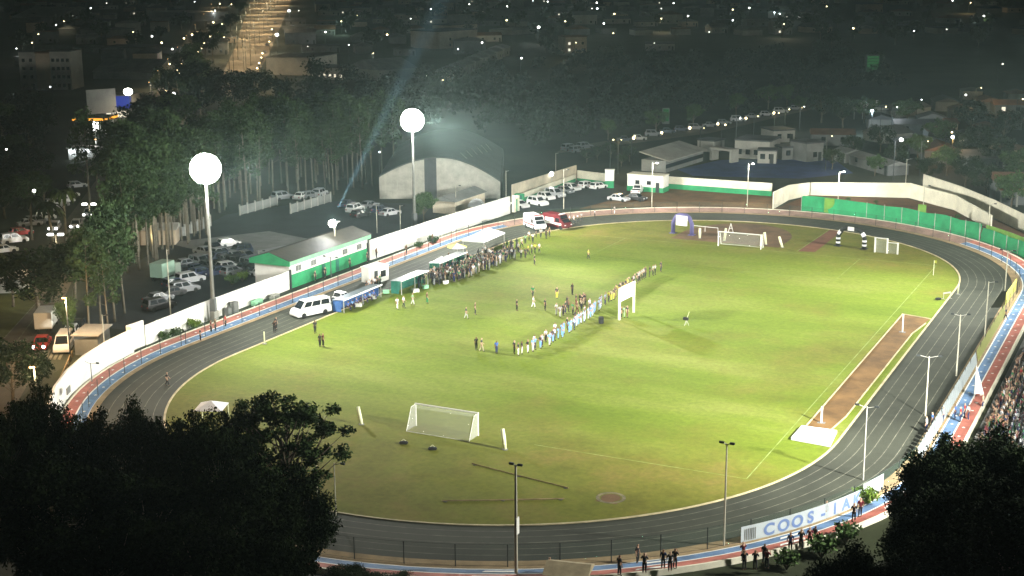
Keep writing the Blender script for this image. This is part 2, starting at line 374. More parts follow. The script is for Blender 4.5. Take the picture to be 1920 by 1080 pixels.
setting(MB().sheet(gp((190, 325), (255, 240), (290, 235), (235, 320), (185, 420), (120, 560), (70, 690), (-40, 880), (-120, 820), (40, 560), (100, 445)), .022).build('street', M['road']))
setting(MB().sheet(gp((1040, 288), (1060, 276), (1300, 240), (1520, 190), (1560, 196), (1330, 250)), .02).build('back_road', M['road']))
mb = MB()
for k in range(5):
    x = 72 + 9*k; mb.sheet(gp((x, 674), (x + 5, 675), (x + 15, 656), (x + 10, 655)), .028)
setting(mb.build('zebra_crossing', M['line']))
mb = MB(); mb.line(gp((8, 634), (80, 555)), .15, .027); mb.line(gp((32, 640), (62, 600)), .15, .027)
setting(mb.build('street_lines', M['line']))
setting(MB().sheet(gp((0, 470), (0, 640), (80, 560), (62, 540)), .024).build('lawn', mat('lawn_grass', (.09, .10, .02), .95, .4, .2)))

# ================================================================== PAINTED BANK round the track
t = thing('painted_bank', 'low sloping bank painted in blue and red bands with stars round the track', 'bank')
def bsh(p, r): k = 1 - .9*min(1, max(0, -p[0]/30))/math.hypot(*p); return (p[0]*k, p[1]*k)
def bring(mb, r0, z0, r1, z1, n=40):
    A = [(*bsh(p, r0), z0) for p in oval(r0, n)]; B = [(*bsh(p, r1), z1) for p in oval(r1, n)]; k = len(A); mb.add(B + A, [(i, (i+1) % k, k + (i+1) % k, k + i)[::-1] for i in range(k)]); return mb
FADE = (14, 50)
def barc(r0, r1, i0, i1, up=0):            # stretch of the bank, counted in steps of the oval
    a = [bsh(p, r0) for p in oval(r0, 56)]; b = [bsh(p, r1) for p in oval(r1, 56)]; k = len(a); I = [i % k for i in range(i0, i1 + 1)]
    return MB().strip([(*b[i], bz(r1) + up) for i in I], [(*a[i], bz(r0) + up) for i in I])
def bz(r): return .04 + (r - 8.8)*.15
barc(8.95, 10.1, FADE[1], FADE[0] + 114).build('blue_band', M['blue'], t)
barc(8.78, 11.5, *FADE).build('faded_band', M['faded'], t)
barc(10.25, 11.5, FADE[1], FADE[0] + 114).build('red_band', M['red'], t)
for a, b in ((8.78, 8.95), (10.1, 10.25)): barc(a, b, FADE[1], FADE[0] + 114, .004).build('white_line', M['white'], t)
mb = MB(); bring(mb, 11.5, bz(11.5) + .05, 11.72, bz(11.7) + .05, 56); bring(mb, 11.49, bz(11.5), 11.5, bz(11.5) + .05, 56); bring(mb, 11.72, bz(11.7) + .05, 11.73, 0, 56)
mb.build('cream_edge', M['cream'], t)
bring(MB(), 8.77, 0.02, 8.78, bz(8.78), 56).build('toe', M['white'], t)
def star(mb, x, y, z, r, rot):
    p = [(x + (r if i % 2 == 0 else r*.42)*math.cos(rot + PI*i/5), y + (r if i % 2 == 0 else r*.42)*math.sin(rot + PI*i/5), z) for i in range(10)]
    mb.add(p + [(x, y, z)], [(i, (i+1) % 10, 10) for i in range(10)])
for nm, rr in (('blue_band_stars', 9.5), ('red_band_stars', 10.85)):
    mb = MB(); k = 0
    for i in range(150):
        x, y = bsh(ovalat((i + .5)/150, rr), rr)
        if x > 30 and -40 < y < 56 or x < -30 and y < -15: star(mb, x, y, bz(rr) + .02, .26, k); k += 1
    o = mb.build(nm, M['white'], t); o['kind'] = 'stuff'
mb = MB()
for i in range(34):
    s0 = (i + .2)/34
    for rr in (9.5, 10.9):
        a = ovalat(s0, rr - .18); b = ovalat(s0 + .006, rr - .18); c = ovalat(s0 + .006, rr + .18); d = ovalat(s0, rr + .18)
        if a[1] < -52 and a[0] > 8: mb.add([(*a, bz(rr - .18) + .02), (*b, bz(rr - .18) + .02), (*c, bz(rr + .18) + .02), (*d, bz(rr + .18) + .02)], [(0, 1, 2, 3)])
o = mb.build('white_lettering', M['white'], t); o['kind'] = 'stuff'

# ================================================================== TRACK FENCES
def fence(label, s0, s1, r, n, h=2.0, hide=None):
    p0 = ovalat(s0, r); t = thing('mesh_fence', label, 'fence', (p0[0], p0[1], 0), group='fences round the track')
    pts = [ovalat(s0 + (s1 - s0)*i/n, r) for i in range(n+1)]; q = [(p[0]-p0[0], p[1]-p0[1]) for p in pts]
    for p in q: MB().tube([(p[0], p[1], 0), (p[0], p[1], h)], .042, 6).build('post', M['darksteel'], t)
    mb = MB()
    for z in (h - .03, .12): mb.tube([(p[0], p[1], z) for p in q], .012, 5)
    mb.build('rail', M['darksteel'], t)
    MB().strip([(p[0], p[1], .12) for p in q], [(p[0], p[1], h - .04) for p in q]).build('mesh_panel', M['mesh'], t); return t
LT = 2*(PI*(RI + 8.4) + 2*HA)
fence('dark post and mesh fence round the far bend of the track', .0, PI*(RI+8.4)/LT, 8.4, 34)
fence('dark post and mesh fence along the left straight by the white wall', PI*(RI+8.4)/LT + .004, .5 - .002, 8.4, 18)
fence('dark post and mesh fence round the near bend beside the lettered banner', .5, .5 + PI*(RI+8.4)/LT, 8.4, 34)
fence('dark post and mesh fence along the right straight before the crowd', .5 + PI*(RI+8.4)/LT + .004, .998, 8.4, 18)
def cloth_through(name, col, k=.6):        # thin printed cloth that lets light through
    m, nt, b = _nt(name); tr = nt.nodes.new('ShaderNodeBsdfTranslucent'); mx = nt.nodes.new('ShaderNodeMixShader'); no = nt.nodes.new('ShaderNodeTexNoise'); no.inputs['Scale'].default_value = 1.5
    rp = nt.nodes.new('ShaderNodeValToRGB'); rp.color_ramp.elements[0].color = (*[c*.82 for c in col], 1); rp.color_ramp.elements[1].color = (*col, 1); nt.links.new(no.outputs['Fac'], rp.inputs['Fac'])
    for n_ in (tr, b): nt.links.new(rp.outputs['Color'], n_.inputs[0])
    b.inputs['Roughness'].default_value = .8; mx.inputs[0].default_value = k; nt.links.new(b.outputs[0], mx.inputs[1]); nt.links.new(tr.outputs[0], mx.inputs[2]); nt.links.new(mx.outputs[0], nt.nodes['Material Output'].inputs[0]); return m
# ribbed panels hung on the right fence
def panels(label, y0, y1, m, n, lean=.25):
    t = thing('ribbed_barrier', label, 'barrier', (45.9, y0, 0), group='ribbed barrier panels on the right fence')
    d = (y1 - y0)/n
    for i in range(n):
        y = i*d; MB().add([(0, y + .06, .35), (0, y + d*.82, .35), (-lean, y + d*.82, 1.75), (-lean, y + .06, 1.75)], [(0, 1, 2, 3)]).add(
            [(.04, y + .06, .35), (.04, y + d*.82, .35), (.04 - lean, y + d*.82, 1.75), (.04 - lean, y + .06, 1.75)], [(3, 2, 1, 0)]).build('panel', m, t)
panels('row of pale yellow ribbed panels on the right fence beside the blue band', -2.5, 22, cloth_through('yellow_panel', (.42, .44, .18)), 26)
panels('row of whitish ribbed panels on the right fence in front of the dark tree', -40, -3.2, cloth_through('white_panel', (.58, .64, .66)), 34)
tag(MB().wallrun([(45.2, 27.5), (45.35, 37.5)], .05, .3, 2.0).build('yellow_banner', M['yellow']), 'plain yellow banner on the fence at the right end of the far bend', 'banner')

# lettered banner on the near-bend fence
def font_mesh(txt, size, depth=.004):
    c = bpy.data.curves.new('t', 'FONT'); c.body = txt; c.size = size; c.extrude = depth; c.align_x = 'CENTER'; c.offset = .035*size
    o = bpy.data.objects.new('t', c); COL.objects.link(o); dg = bpy.context.evaluated_depsgraph_get(); dg.update()
    me = bpy.data.meshes.new_from_object(o.evaluated_get(dg)); bpy.data.objects.remove(o); return me
def letters(txt, pts, zb, size, m, parent, base, off=.03, name='lettering', widen=1.0):
    """letters set one by one along a polyline (pts), facing its right-hand side"""
    seg = [math.hypot(pts[i+1][0]-pts[i][0], pts[i+1][1]-pts[i][1]) for i in range(len(pts)-1)]; T = sum(seg)
    for i, ch in enumerate(txt):
        if ch == ' ': continue
        d = T*(i + .5)/len(txt)
        for k, l in enumerate(seg):
            if d <= l: break
            d -= l
        a, b = pts[k], pts[k+1]; ux, uy = (b[0]-a[0])/l, (b[1]-a[1])/l; x, y = a[0] + ux*d + uy*off, a[1] + uy*d - ux*off
        me = font_mesh(ch, size); me.materials.append(m); o = put(name, me, parent)
        o.matrix_local = Matrix(((ux*widen, 0, uy, x-base[0]), (uy*widen, 0, -ux, y-base[1]), (0, 1, 0, zb), (0, 0, 0, 1)))
b0 = G(1390, 1019); b1 = G(1611, 946)
def near_s(p):
    return min((i/2000 for i in range(1000, 2000)), key=lambda s: (ovalat(s, 8.5)[0]-p[0])**2 + (ovalat(s, 8.5)[1]-p[1])**2)
s0, s1 = near_s(b0), near_s(b1)
bp = [ovalat(s0 + (s1 - s0)*i/14, 8.50) for i in range(15)]
t = thing('lettered_banner', 'long white banner with big blue letters tied to the near fence', 'banner', (bp[0][0], bp[0][1], 0))
MB().strip([(p[0]-bp[0][0], p[1]-bp[0][1], .08) for p in bp], [(p[0]-bp[0][0], p[1]-bp[0][1], 1.50) for p in bp]).build('sheet', cloth_through('banner_white', (.74, .82, .86)), t)
lp = bp[2:]
letters('COOS-IAK', lp, .26, 1.45, cloth_through('banner_blue', (.27, .40, .70), .45), t, bp[0], off=.035, widen=1.15)
mb = MB()
for k in range(7):
    x, y = bp[0][0] + (bp[1][0]-bp[0][0])*(.35 + .17*k), bp[0][1] + (bp[1][1]-bp[0][1])*(.35 + .17*k)
    mb.obox(x - bp[0][0] + .03, y - bp[0][1] - .03, .25, 1.25, .06, .04)
mb.build('small_print', M['steel'], t)
# white banner beyond
p = [ovalat(near_s(G(1614, 945)) + .0012*i, 8.5) for i in range(8)]
tag(MB().strip([(*q, .4) for q in p], [(*q, 1.9) for q in p]).build('plain_banner', cloth_through('plain_banner_white', (.6, .66, .68))), 'short plain white banner at the right end of the lettered one', 'banner')

# ================================================================== WALLS
def wall(name, label, pts, h, m, th=.22, cap=True, dado=None, cat='wall', side=1):
    o0 = pts[0]; t = thing(name, label, cat, (o0[0], o0[1], 0)); q = [(p[0]-o0[0], p[1]-o0[1]) for p in pts]
    MB()._runpts(q, th, 0, h).build('wall_face', m, t)
    if dado:
        hd, md = dado; MB()._runpts(q, th + .05, 0, hd).build('painted_base', md, t)
    return t
def _runpts(s, pts, t, z0, z1):
    if not isinstance(z1, (list, tuple)): z1 = [z1]*len(pts)
    L = []; R = []
    for i, p in enumerate(pts):
        a, b = pts[max(i-1, 0)], pts[min(i+1, len(pts)-1)]; dx, dy = b[0]-a[0], b[1]-a[1]; l = math.hypot(dx, dy) or 1
        L.append((p[0] - dy/l*t/2, p[1] + dx/l*t/2)); R.append((p[0] + dy/l*t/2, p[1] - dx/l*t/2))
    return s._run(L, R, z0, z1)
MB._runpts = _runpts
nb = [ovalat(.5 + (.118 - .118*i/9)*1.0, 11.35) for i in range(9)] + gp((241, 661), (271, 650))
t = wall('perimeter_wall', 'tall curved white wall outside the left bend, stepped down at its far end', nb, 3.45, M['white'])
o0 = nb[0]; q = nb[4]; MB().obox(q[0]-o0[0]-.2, q[1]-o0[1]+2.2, 2.0, 2.7, .12, 1.3, .5).build('meter_box', M['wallgrey'], t)
t = wall('perimeter_wall', 'long white wall between the left bend and the green and white building', [G(273, 650), (-50.6, -25), (-51.1, -5.3)], 2.75, M['white'])
t = wall('perimeter_wall', 'long white wall from the green and white building to the entrance yard', [(-50.9, 16.9), (-49.9, 40), (-48.6, 63.2)], [3.25, 3.3, 3.3], M['white'])
mb = thing('gate_pier', 'pair of pale gateposts where the long white wall ends by the entrance yard', 'gatepost', (-48.5, 64.6, 0))
MB().box(-.3, .3, 0, .55, 0, 3.2).build('post', M['cream'], mb); MB().box(-.3, .3, 1.5, 2.0, 0, 3.0).build('post', M['cream'], mb); MB().box(-.08, .08, .55, 1.5, 0, 2.3).build('gate_leaf', M['green'], mb)
# entrance walls
e0, e1, e2 = G(960, 380), G(1080, 338), G(1138, 345)
wall('entrance_wall', 'beige wall running back from the long white wall beside the parked white cars', [e0, e1], [3.6, 3.3], M['greige'])
e0b, e1b = G(966, 383), G(1078, 341)
wall('retaining_wall', 'low white wall with green base in front of the beige entrance wall', [e0b, e1b], 1.7, M['cream'], th=.3, dado=(.75, M['green']))
MB_ = thing('green_gate_box', 'dark green metal box against the low white wall by the parked cars', 'cabinet', (*G(974, 383), 0))
MB().box(-.9, .9, -.5, .5, 0, 2.1).build('cabinet_body', M['green'], MB_, bevel=.04); MB().box(-.8, .8, -.56, -.51, .2, 1.9).build('door', M['teal'], MB_)
wall('entrance_wall', 'short white wall with green base behind the two small white cars', [(e1[0] + .3, e1[1] + .1), e2], 2.2, M['cream'], dado=(.5, M['green']))
g0 = G(1143, 352); t = thing('gate_pillar', 'stout white pillar with green foot on the left of the entrance gap', 'pillar', (*g0, 0), .25)
MB().box(-.9, .9, -.5, .5, .0, 1.5).build('green_foot', M['green'], t); MB().box(-.92, .92, -.52, .52, 1.5, 3.7).build('pillar_head', M['white'], t); MB().box(-1, 1, -.6, .6, 3.7, 3.9).build('cap', M['white'], t)
# gatehouse
def seg(a, b):
    dx, dy = b[0]-a[0], b[1]-a[1]; return math.hypot(dx, dy), math.atan2(dy, dx), ((a[0]+b[0])/2, (a[1]+b[1])/2)
a, b = G(1176, 357), G(1243, 362); l, rz, c = seg(a, b)
t = thing('gatehouse', 'flat roofed white gatehouse with green base and small windows by the entrance gap', 'gatehouse', (a[0], a[1], 0), rz)
MB().box(0, l, 0, 3.2, 0, 3.35).build('wall_body', M['white'], t); MB().box(-.05, l + .05, -.06, 3.26, 0, 1.0).build('painted_base', M['green'], t)
MB().box(-.12, l + .12, -.12, 3.3, 3.35, 3.5).build('roof_slab', M['cream'], t)
for x in (.23, .55):
    w = MB().box(l*x, l*x + .9, -.09, -.02, 1.5, 2.3).build('window', M['glass'], t); MB().box(l*x - .08, l*x + .98, -.10, -.03, 1.40, 1.48).build('sill', M['cream'], w)
MB().box(l*.8, l*.8 + .8, -.09, -.02, 0, 2.05).build('door', M['darksteel'], t)
# far walls
a, b = G(1246, 353), G(1447, 368)
wall('far_wall', 'cream wall with broad green base between gatehouse and corner', [a, b], [2.55, 2.65], M['cream'], dado=(1.05, M['green']))
c1, c2, c3, c4, c5, c6 = G(1449, 392), G(1478, 375), G(1517, 366), G(1705, 371), G(1790, 394), G(1858, 431)
wall('far_wall', 'cream wall jutting towards the track at the corner of the earth slope', [c1, c2, c3], [3.3, 3.0, 2.6], M['cream'])
wall('far_wall', 'cream wall above the brown slope and green shade cloth', [(c3[0] + .2, c3[1] + .2), c4, c5, c6], [2.6, 3.0, 2.9, 2.6], M['cream'])
d1, d2, d3 = G(1697, 362), G(1860, 405), G(1935, 440)
d1 = (c4[0] + 1.5, c4[1] + 6); wall('back_wall', 'second cream wall behind, running off the right edge of the picture', [d1, (G(1800, 384)[0], G(1800, 384)[1]), G(1862, 408), G(1950, 450)], [4.0, 3.6, 3.3, 3.0], M['cream'])
# green shade cloth along the far right bend
def cloth(name, label, pts, h, m, lean=.5, n=4):
    t0 = pts[0]; v = []; k = len(pts)
    t = thing(name, label, 'shade cloth', (t0[0], t0[1], 0))
    for i, p in enumerate(pts):
        a, b = pts[max(i-1, 0)], pts[min(i+1, k-1)]; dx, dy = b[0]-a[0], b[1]-a[1]; l = math.hypot(dx, dy)
        for j in range(n+1):
            w = .12*math.sin(i*1.7 + j*2.1); f = j/n
            v.append((p[0]-t0[0] - dy/l*(lean*f + w), p[1]-t0[1] + dx/l*(lean*f + w), .1 + (h + .12*math.sin(i*1.3))*f))
    fs = [(i*(n+1)+j, (i+1)*(n+1)+j, (i+1)*(n+1)+j+1, i*(n+1)+j+1) for i in range(k-1) for j in range(n)]
    MB().add(v, fs).build('cloth', m, t, smooth=True)
    for i in range(0, k, 2): MB().tube([(pts[i][0]-t0[0], pts[i][1]-t0[1], 0), (pts[i][0]-t0[0], pts[i][1]-t0[1], h + .35)], .05, 6).build('post', M['steel'], t)
    return t
cr = 13.2
def arcpts(x0, x1, n, r=cr, up=1):
    P = []
    for i in range(n+1):
        a = x0 + (x1-x0)*i/n; P.append(((RI + r)*math.cos(a), HA + (RI + r)*math.sin(a)))
    return P
cl = cloth('shade_cloth', 'bright green shade cloth stretched in front of the brown slope on the far bend', [G(1502, 396), G(1530, 398)] + arcpts(1.30, .80, 14), 2.75, M['shade'])
cl2 = cloth('shade_cloth', 'green shade cloth with yellowish top at the right end of the far bend', arcpts(.79, .18, 16, cr - .3), 2.3, M['shade'])
p = arcpts(.78, .2, 12, cr + .5); tag(MB()._runpts(p, .05, 2.0, 3.0).build('yellow_green_cloth', M['shadelight']), 'yellowish green strip of cloth above the right end of the shade cloth', 'shade cloth')
for (px, py, w) in ((1545, 390, 1.9), (1720, 402, 1.5)):
    x, y = G(px, py + 10); tag(MB().add([(x, y, .2), (x + w, y - .2, .2), (x + w, y - .2, 2.9), (x, y, 2.9), (x, y - .08, .2), (x + w, y - .28, .2), (x + w, y - .28, 2.9), (x, y - .08, 2.9)], [(0, 3, 2, 1), (4, 5, 6, 7), (0, 1, 5, 4), (2, 3, 7, 6)]).build('yellow_net_strip', M['shadelight']), 'yellow green net strip hung over the bright shade cloth', 'net', 'yellow green net strips', '')
# spectators' terrace on the right
t = thing('spectator_terrace', 'stepped concrete terrace behind the red and blue bank on the right', 'terrace', (49.6, -20, 0))
for k in range(10): MB().box(.8*k, .8*k + .8, -66, 46, 0, .35 + .36*k).build('step', M['slab'], t)
TERR = lambda x: (.35 + .36*min(9, max(0, int((x - 49.6)/.8)))) if x > 49.6 else 0

# ================================================================== GREEN AND WHITE BUILDING
t = thing('changing_room_block', 'long white and green changing room building set into the white wall', 'building', (-51.1, -5.0, 0))
L_ = 21.6
MB().box(-6.2, 0, 0, L_, 0, 4.0).build('wall_body', M['white'], t)
MB().box(.01, .07, .2, L_ - .2, 0, 2.05).build('green_dado', M['green'], t)
MB().box(-.02, .16, -.06, .28, 0, 2.9).build('corner_post', M['darksteel'], t); MB().box(-.02, .16, L_ - .28, L_ + .06, 0, 2.9).build('corner_post', M['darksteel'], t)
MB().box(-.05, .42, -.5, L_ + .5, 3.55, 4.25).build('fascia', M['palegreen'], t)
MB().add([(.62, -.55, 4.26), (.62, L_ + .55, 4.26), (-3.1, L_ + .55, 5.35), (-3.1, -.55, 5.35), (-6.8, -.55, 4.26), (-6.8, L_ + .55, 4.26)], [(0, 1, 2, 3), (3, 2, 5, 4), (0, 3, 4), (1, 5, 2), (0, 4, 5, 1)]).build('roof', M['roof'], t)
MB().add([(.5, -.62, 3.5), (.5, -.62, 4.22), (-3.1, -.62, 5.30), (-6.7, -.62, 4.22), (-6.7, -.62, 3.5), (.5, -.5, 3.5), (.5, -.5, 4.22), (-3.1, -.5, 5.30), (-6.7, -.5, 4.22), (-6.7, -.5, 3.5)], [(0, 1, 2, 3, 4)[::-1], (5, 6, 7, 8, 9), (0, 4, 9, 5), (0, 5, 6, 1)]).build('gable_board', M['green'], t)
for y in (1.6, 5.6, 14.3, 18.4):
    for d in (0, .75):
        w = MB().box(.01, .06, y + d, y + d + .62, 2.35, 3.15).build('window', M['wallgrey'], t)
        MB().box(.0, .10, y + d - .05, y + d + .67, 2.26, 2.34).build('sill', M['cream'], w)
for y in (8.4, 12.2): MB().box(.075, .12, y, y + .85, 0, 2.0).build('door', M['teal'], t)
# utility boxes along the wall
for k, (px, py, tpy, w, m, nm, lab) in enumerate(((403, 603, 583, 1.0, 'wallpale', 'utility_box', 'pale meter box at the foot of the white wall beside the mast'), (428, 592, 577, .8, 'wallgrey', 'utility_box', 'narrow grey cabinet at the foot of the white wall, lower one of two'),
      (440, 588, 566, 1.1, 'wallgrey', 'utility_box', 'tall grey cabinet at the foot of the white wall'), (318, 629, 619, 2.2, 'palegreen', 'equipment_crate', 'pale green crate on the grass below the curved wall'), (482, 571, 562, 2.0, 'palegreen', 'equipment_crate', 'pale green crate by the wall near the minibus'), (515, 560, 552, 1.6, 'wallpale', 'equipment_crate', 'whitish crate by the wall just left of the green building'))):
    x, y = G(px, py); h = HT((px, py), tpy); t = thing(nm, lab, 'cabinet' if nm[0] == 'u' else 'crate', (x, y, 0))
    MB().box(-.35, .35, -w/2, w/2, 0, h).build('cabinet_body', M[m], t, bevel=.03); MB().box(.351, .375, -w*.42, w*.42, .1, h - .1).build('door', M[m], t)
# ================================================================== ARCHED HANGAR
ha, hb = G(712, 373), G(938, 372); l, rz, c = seg(ha, hb)
t = thing('arched_hangar', 'big arched hangar with ribbed pale end wall and dark middle panel', 'hangar', (ha[0], ha[1], 0), rz)
def arch(u):
    return 3.4 + 4.75*math.sin(PI*min(1, max(0, (u + .06)/1.12)))**.9 if u < .5 else 2.2 + 5.95*math.sin(PI*min(1, max(0, (u + .06)/1.12)))**.95
n = 40; pr = [(l*i/n, arch(i/n)) for i in range(n+1)]
for i0, i1, m, nm in ((0, 15, mat('ribbed_sheet', (.42, .41, .35), .6, .25, .5), 'end_wall'), (15, 19, M['darkroof'], 'dark_panel'), (19, n, mat('end_sheet', (.46, .45, .39), .6, .25, .5), 'end_wall')):
    mb = MB()
    for i in range(i0, i1):
        y = -.05*(i % 2); (xa, za), (xb, zb) = pr[i], pr[i+1]
        mb.add([(xa, y, 0), (xb, y, 0), (xb, y, zb), (xa, y, za), (xa, .3, 0), (xb, .3, 0), (xb, .3, zb), (xa, .3, za)], [(0, 1, 2, 3), (5, 4, 7, 6), (0, 3, 7, 4), (1, 5, 6, 2), (3, 2, 6, 7)])
    mb.build(nm, m, t)
A = [(x, -.4, z + .12) for x, z in pr]; B = [(x, 46, z + .12) for x, z in pr]; A2 = [(x, -.4, z + .3) for x, z in pr]; B2 = [(x, 46, z + .3) for x, z in pr]
MB().strip(A2, B2).strip(A, A2).strip(B2, B).strip(B, A).build('roof', mat('vault_roof', (.10, .115, .11), .45, .3, .15), t)
for x0 in (0, l): MB().box(x0 - .12, x0 + .12, .3, 46, 0, arch(x0/l)).build('side_wall', M['walldark'], t)
for k in range(6): MB().tube([(l*.72 + k*.9, 4 + k*5.5, arch(.72 + k*.9/l) + .36), (l*.66 + k*.9, 9 + k*5.5, arch(.66 + k*.9/l) + .36)], .10, 5).build('sheen_streak', M['steel'], t)  # pale tubes standing in for sheen lines on the corrugated roof
# low annex roofs behind the wall
a, b = G(846, 404), G(902, 384); l, rz, c = seg(a, b)
t = thing('annex_shed', 'grey roofed shed between the hangar and the long white wall', 'shed', (c[0] - 2.2, c[1] + 1.2, 0), rz)
MB().box(-l/2, l/2, -2.4, 2.4, 0, 2.4).build('wall_body', M['greige'], t); MB().gable(0, 0, 2.4, l, 4.8, 1.0).build('roof', M['roofgrey'], t)
x, y = G(893, 398); t = thing('white_shelter', 'small round topped white shelter behind the long wall', 'shelter', (x, y, 0), .35)
P_ = [(1.5*math.cos(PI*i/10), 1.2 + 1.3*math.sin(PI*i/10)) for i in range(11)]
MB().add([(p[0], -1, p[1]) for p in P_] + [(p[0], 1, p[1]) for p in P_], [(i, i+1, 12+i, 11+i) for i in range(10)] + [tuple(range(11)), tuple(range(11, 22))[::-1]]).build('canopy', M['canvas'], t, smooth=True)
for sx in (-1.45, 1.45):
    for sy in (-.95, .95): MB().tube([(sx, sy, 0), (sx, sy, 1.25)], .05, 6).build('leg', M['steel'], t)
# low pale yard walls behind the car park
mbp = [(450, 404, 520, 385), (545, 401, 620, 379), (322, 452, 395, 424)]
for (x0, y0, x1, y1), lab in zip(mbp, ('pale post and panel wall at the back of the car park, left stretch', 'pale post and panel wall at the back of the car park, right stretch', 'weathered wall glimpsed between tall trunks left of the mast')):
    a, b = G(x0, y0), G(x1, y1); l, rz, c = seg(a, b); t = thing('yard_wall', lab, 'wall', (*a, 0), rz); k = int(l/2.2)
    for i in range(k + 1): MB().box(i*l/k - .12, i*l/k + .12, -.12, .12, 0, 2.1).build('post', M['wallpale'], t)
    MB().box(0, l, -.06, .06, .1, 1.75).build('panel', M['wallgrey'], t)
x, y = G(300, 455); t = thing('lit_shed', 'small shed with a lit pale wall among the tall trunks', 'shed', (x, y, 0), .5)
MB().box(-3, 3, -2, 2, 0, 2.6).build('wall_body', M['wallwarm'], t); MB().gable(0, 0, 2.6, 6, 4, .9).build('roof', M['wallpale'], t)
x, y = G(170, 672); t = thing('street_shed', 'flat grey roofed shed between the street and the curved white wall', 'shed', (x - 2.5, y + 3, 0), .42)
MB().box(-1.3, 1.6, -2.4, 2.4, 0, 2.5).build('wall_body', M['wallgrey'], t); MB().box(-1.6, 1.9, -2.7, 2.7, 2.5, 2.65).build('roof', mat('sheet_grey', (.33, .31, .26), .6, .2, .4), t)
x, y = G(25, 545); t = thing('street_kiosk', 'white kiosk with rounded roof at the left edge by the street', 'kiosk', (x, y, 0), .6)
MB().box(-2, 2, -1.6, 1.6, 0, 2.2).build('wall_body', M['wallpale'], t); MB().gable(0, 0, 2.2, 4, 3.2, .9, 0, .4).build('roof', M['white'], t)
a, b = G(93, 770), G(136, 670); l, rz, c = seg(a, b); t = thing('roadside_rail', 'low pale kerb rail between the street and the curved wall', 'railing', (*a, 0), rz)
for i in range(9): MB().box(i*l/8 - .08, i*l/8 + .08, -.08, .08, 0, .9).build('post', M['sand'], t)
MB().box(0, l, -.05, .05, .75, .9).build('rail', M['sand'], t)
# ================================================================== FLOODLIGHT MASTS
def pointed(o, d): o.rotation_euler = Vector(d).to_track_quat('-Z', 'Y').to_euler()
def lamp(kind, loc, power, col=(1, 1, 1), aim=None, size=120, blend=.5, rad=.5, name='lamp_light'):
    l = bpy.data.lights.new(name, kind); l.energy = power; l.color = col; l.shadow_soft_size = rad
    o = bpy.data.objects.new(name, l); COL.objects.link(o); o.location = loc
    if kind == 'SPOT':
        l.spot_size = math.radians(size); l.spot_blend = blend; pointed(o, Vector(aim) - Vector(loc))
    return o
FP = 455e3
FLOODS = [((-49.6, -24.9), 20.7, 'floodlight mast in front of the white wall left of the green building', 0),
          ((-56.5, 41.0), 19.6, 'floodlight mast behind the white wall near the arched hangar', 0),
          ((74.0, -60.0), 28.0, 'floodlight mast behind the near end of the right hand terrace', 1),
          ((72.0, 45.0), 28.0, 'floodlight mast behind the far end of the right hand terrace', 1)]
HEADR = 2.0  # lamp ball sized and rounded to stand for the glare disc
for (x, y), h, lab, side in FLOODS:
    t = thing('floodlight_mast', lab, 'floodlight', (x, y, 0), math.atan2(-y*.6, -x), 'floodlight masts of the stadium')
    MB().tube([(0, 0, 0), (0, 0, h*.5), (0, 0, h - HEADR*.5)], [.30, .22, .16], 12).build('mast', M['maststeel'], t, smooth=True)
    MB().obox(0, 0, 0, 3.2, .75, .75).build('foot', M['walldark'], t)
    mb = MB()
    for z in (-.9, 0, .9):
        rr = math.sqrt(max(.1, (HEADR - .35)**2 - z*z)); mb.tube([(rr*math.cos(2*PI*i/20), rr*math.sin(2*PI*i/20), h + z) for i in range(21)], .06, 6)
        mb.tube([(-rr, 0, h + z), (rr, 0, h + z)], .05, 6)
    mb.tube([(0, 0, h - 1.3), (0, 0, h + 1.2)], .12, 8); mb.build('lamp_frame', M['steel'], t)
    K = 100
    for i in range(K):
        z = 1 - 2*(i + .5)/K; a = i*2.39996; r = math.sqrt(1 - z*z); d = Vector((r*math.cos(a), r*math.sin(a), z))
        if z < -.92: continue
        p = d*HEADR; q = d*(HEADR - .42)
        MB().tube([(q.x, q.y, h + q.z), (p.x, p.y, h + p.z)], [.19, .31], 9).build('floodlight', M['flood'], t)
    L0 = (x*.965, y*.965, h + .4)
    if not side: lamp('POINT', (x, y, h), 60e3, (1, .985, .92), rad=2.0, name='floodlight_glow')
    if side: lamp('SPOT', L0, 1.68*FP, (1, .985, .90), (-38, 13.6 if y < 0 else -5.9, 0), 88, 1, 1.2, 'floodlight_beam'); lamp('SPOT', L0, (.42 if y < 0 else .60)*FP, (1, .985, .90), (-4, -56, 0) if y < 0 else (0, 100, 0), 120 if y < 0 else 110, 1, 1.2, 'floodlight_spill')
    else: lamp('SPOT', L0, FP, (1, .985, .90), (48, -y*.23, 0), 52, 1, 1.2, 'floodlight_beam'); lamp('SPOT', L0, .31*FP, (1, .985, .90), (0, y*.5, 0), 150, 1, 1.2, 'floodlight_spill')
    if not side and y < 0: lamp('SPOT', L0, .22*FP, (1, .985, .90), (2, -60, 0), 90, 1, 1.2, 'floodlight_spill')
    if not side and y > 0: lamp('SPOT', L0, .62*FP, (1, .985, .90), (14, 112, 2), 100, 1, 1.2, 'floodlight_spill')
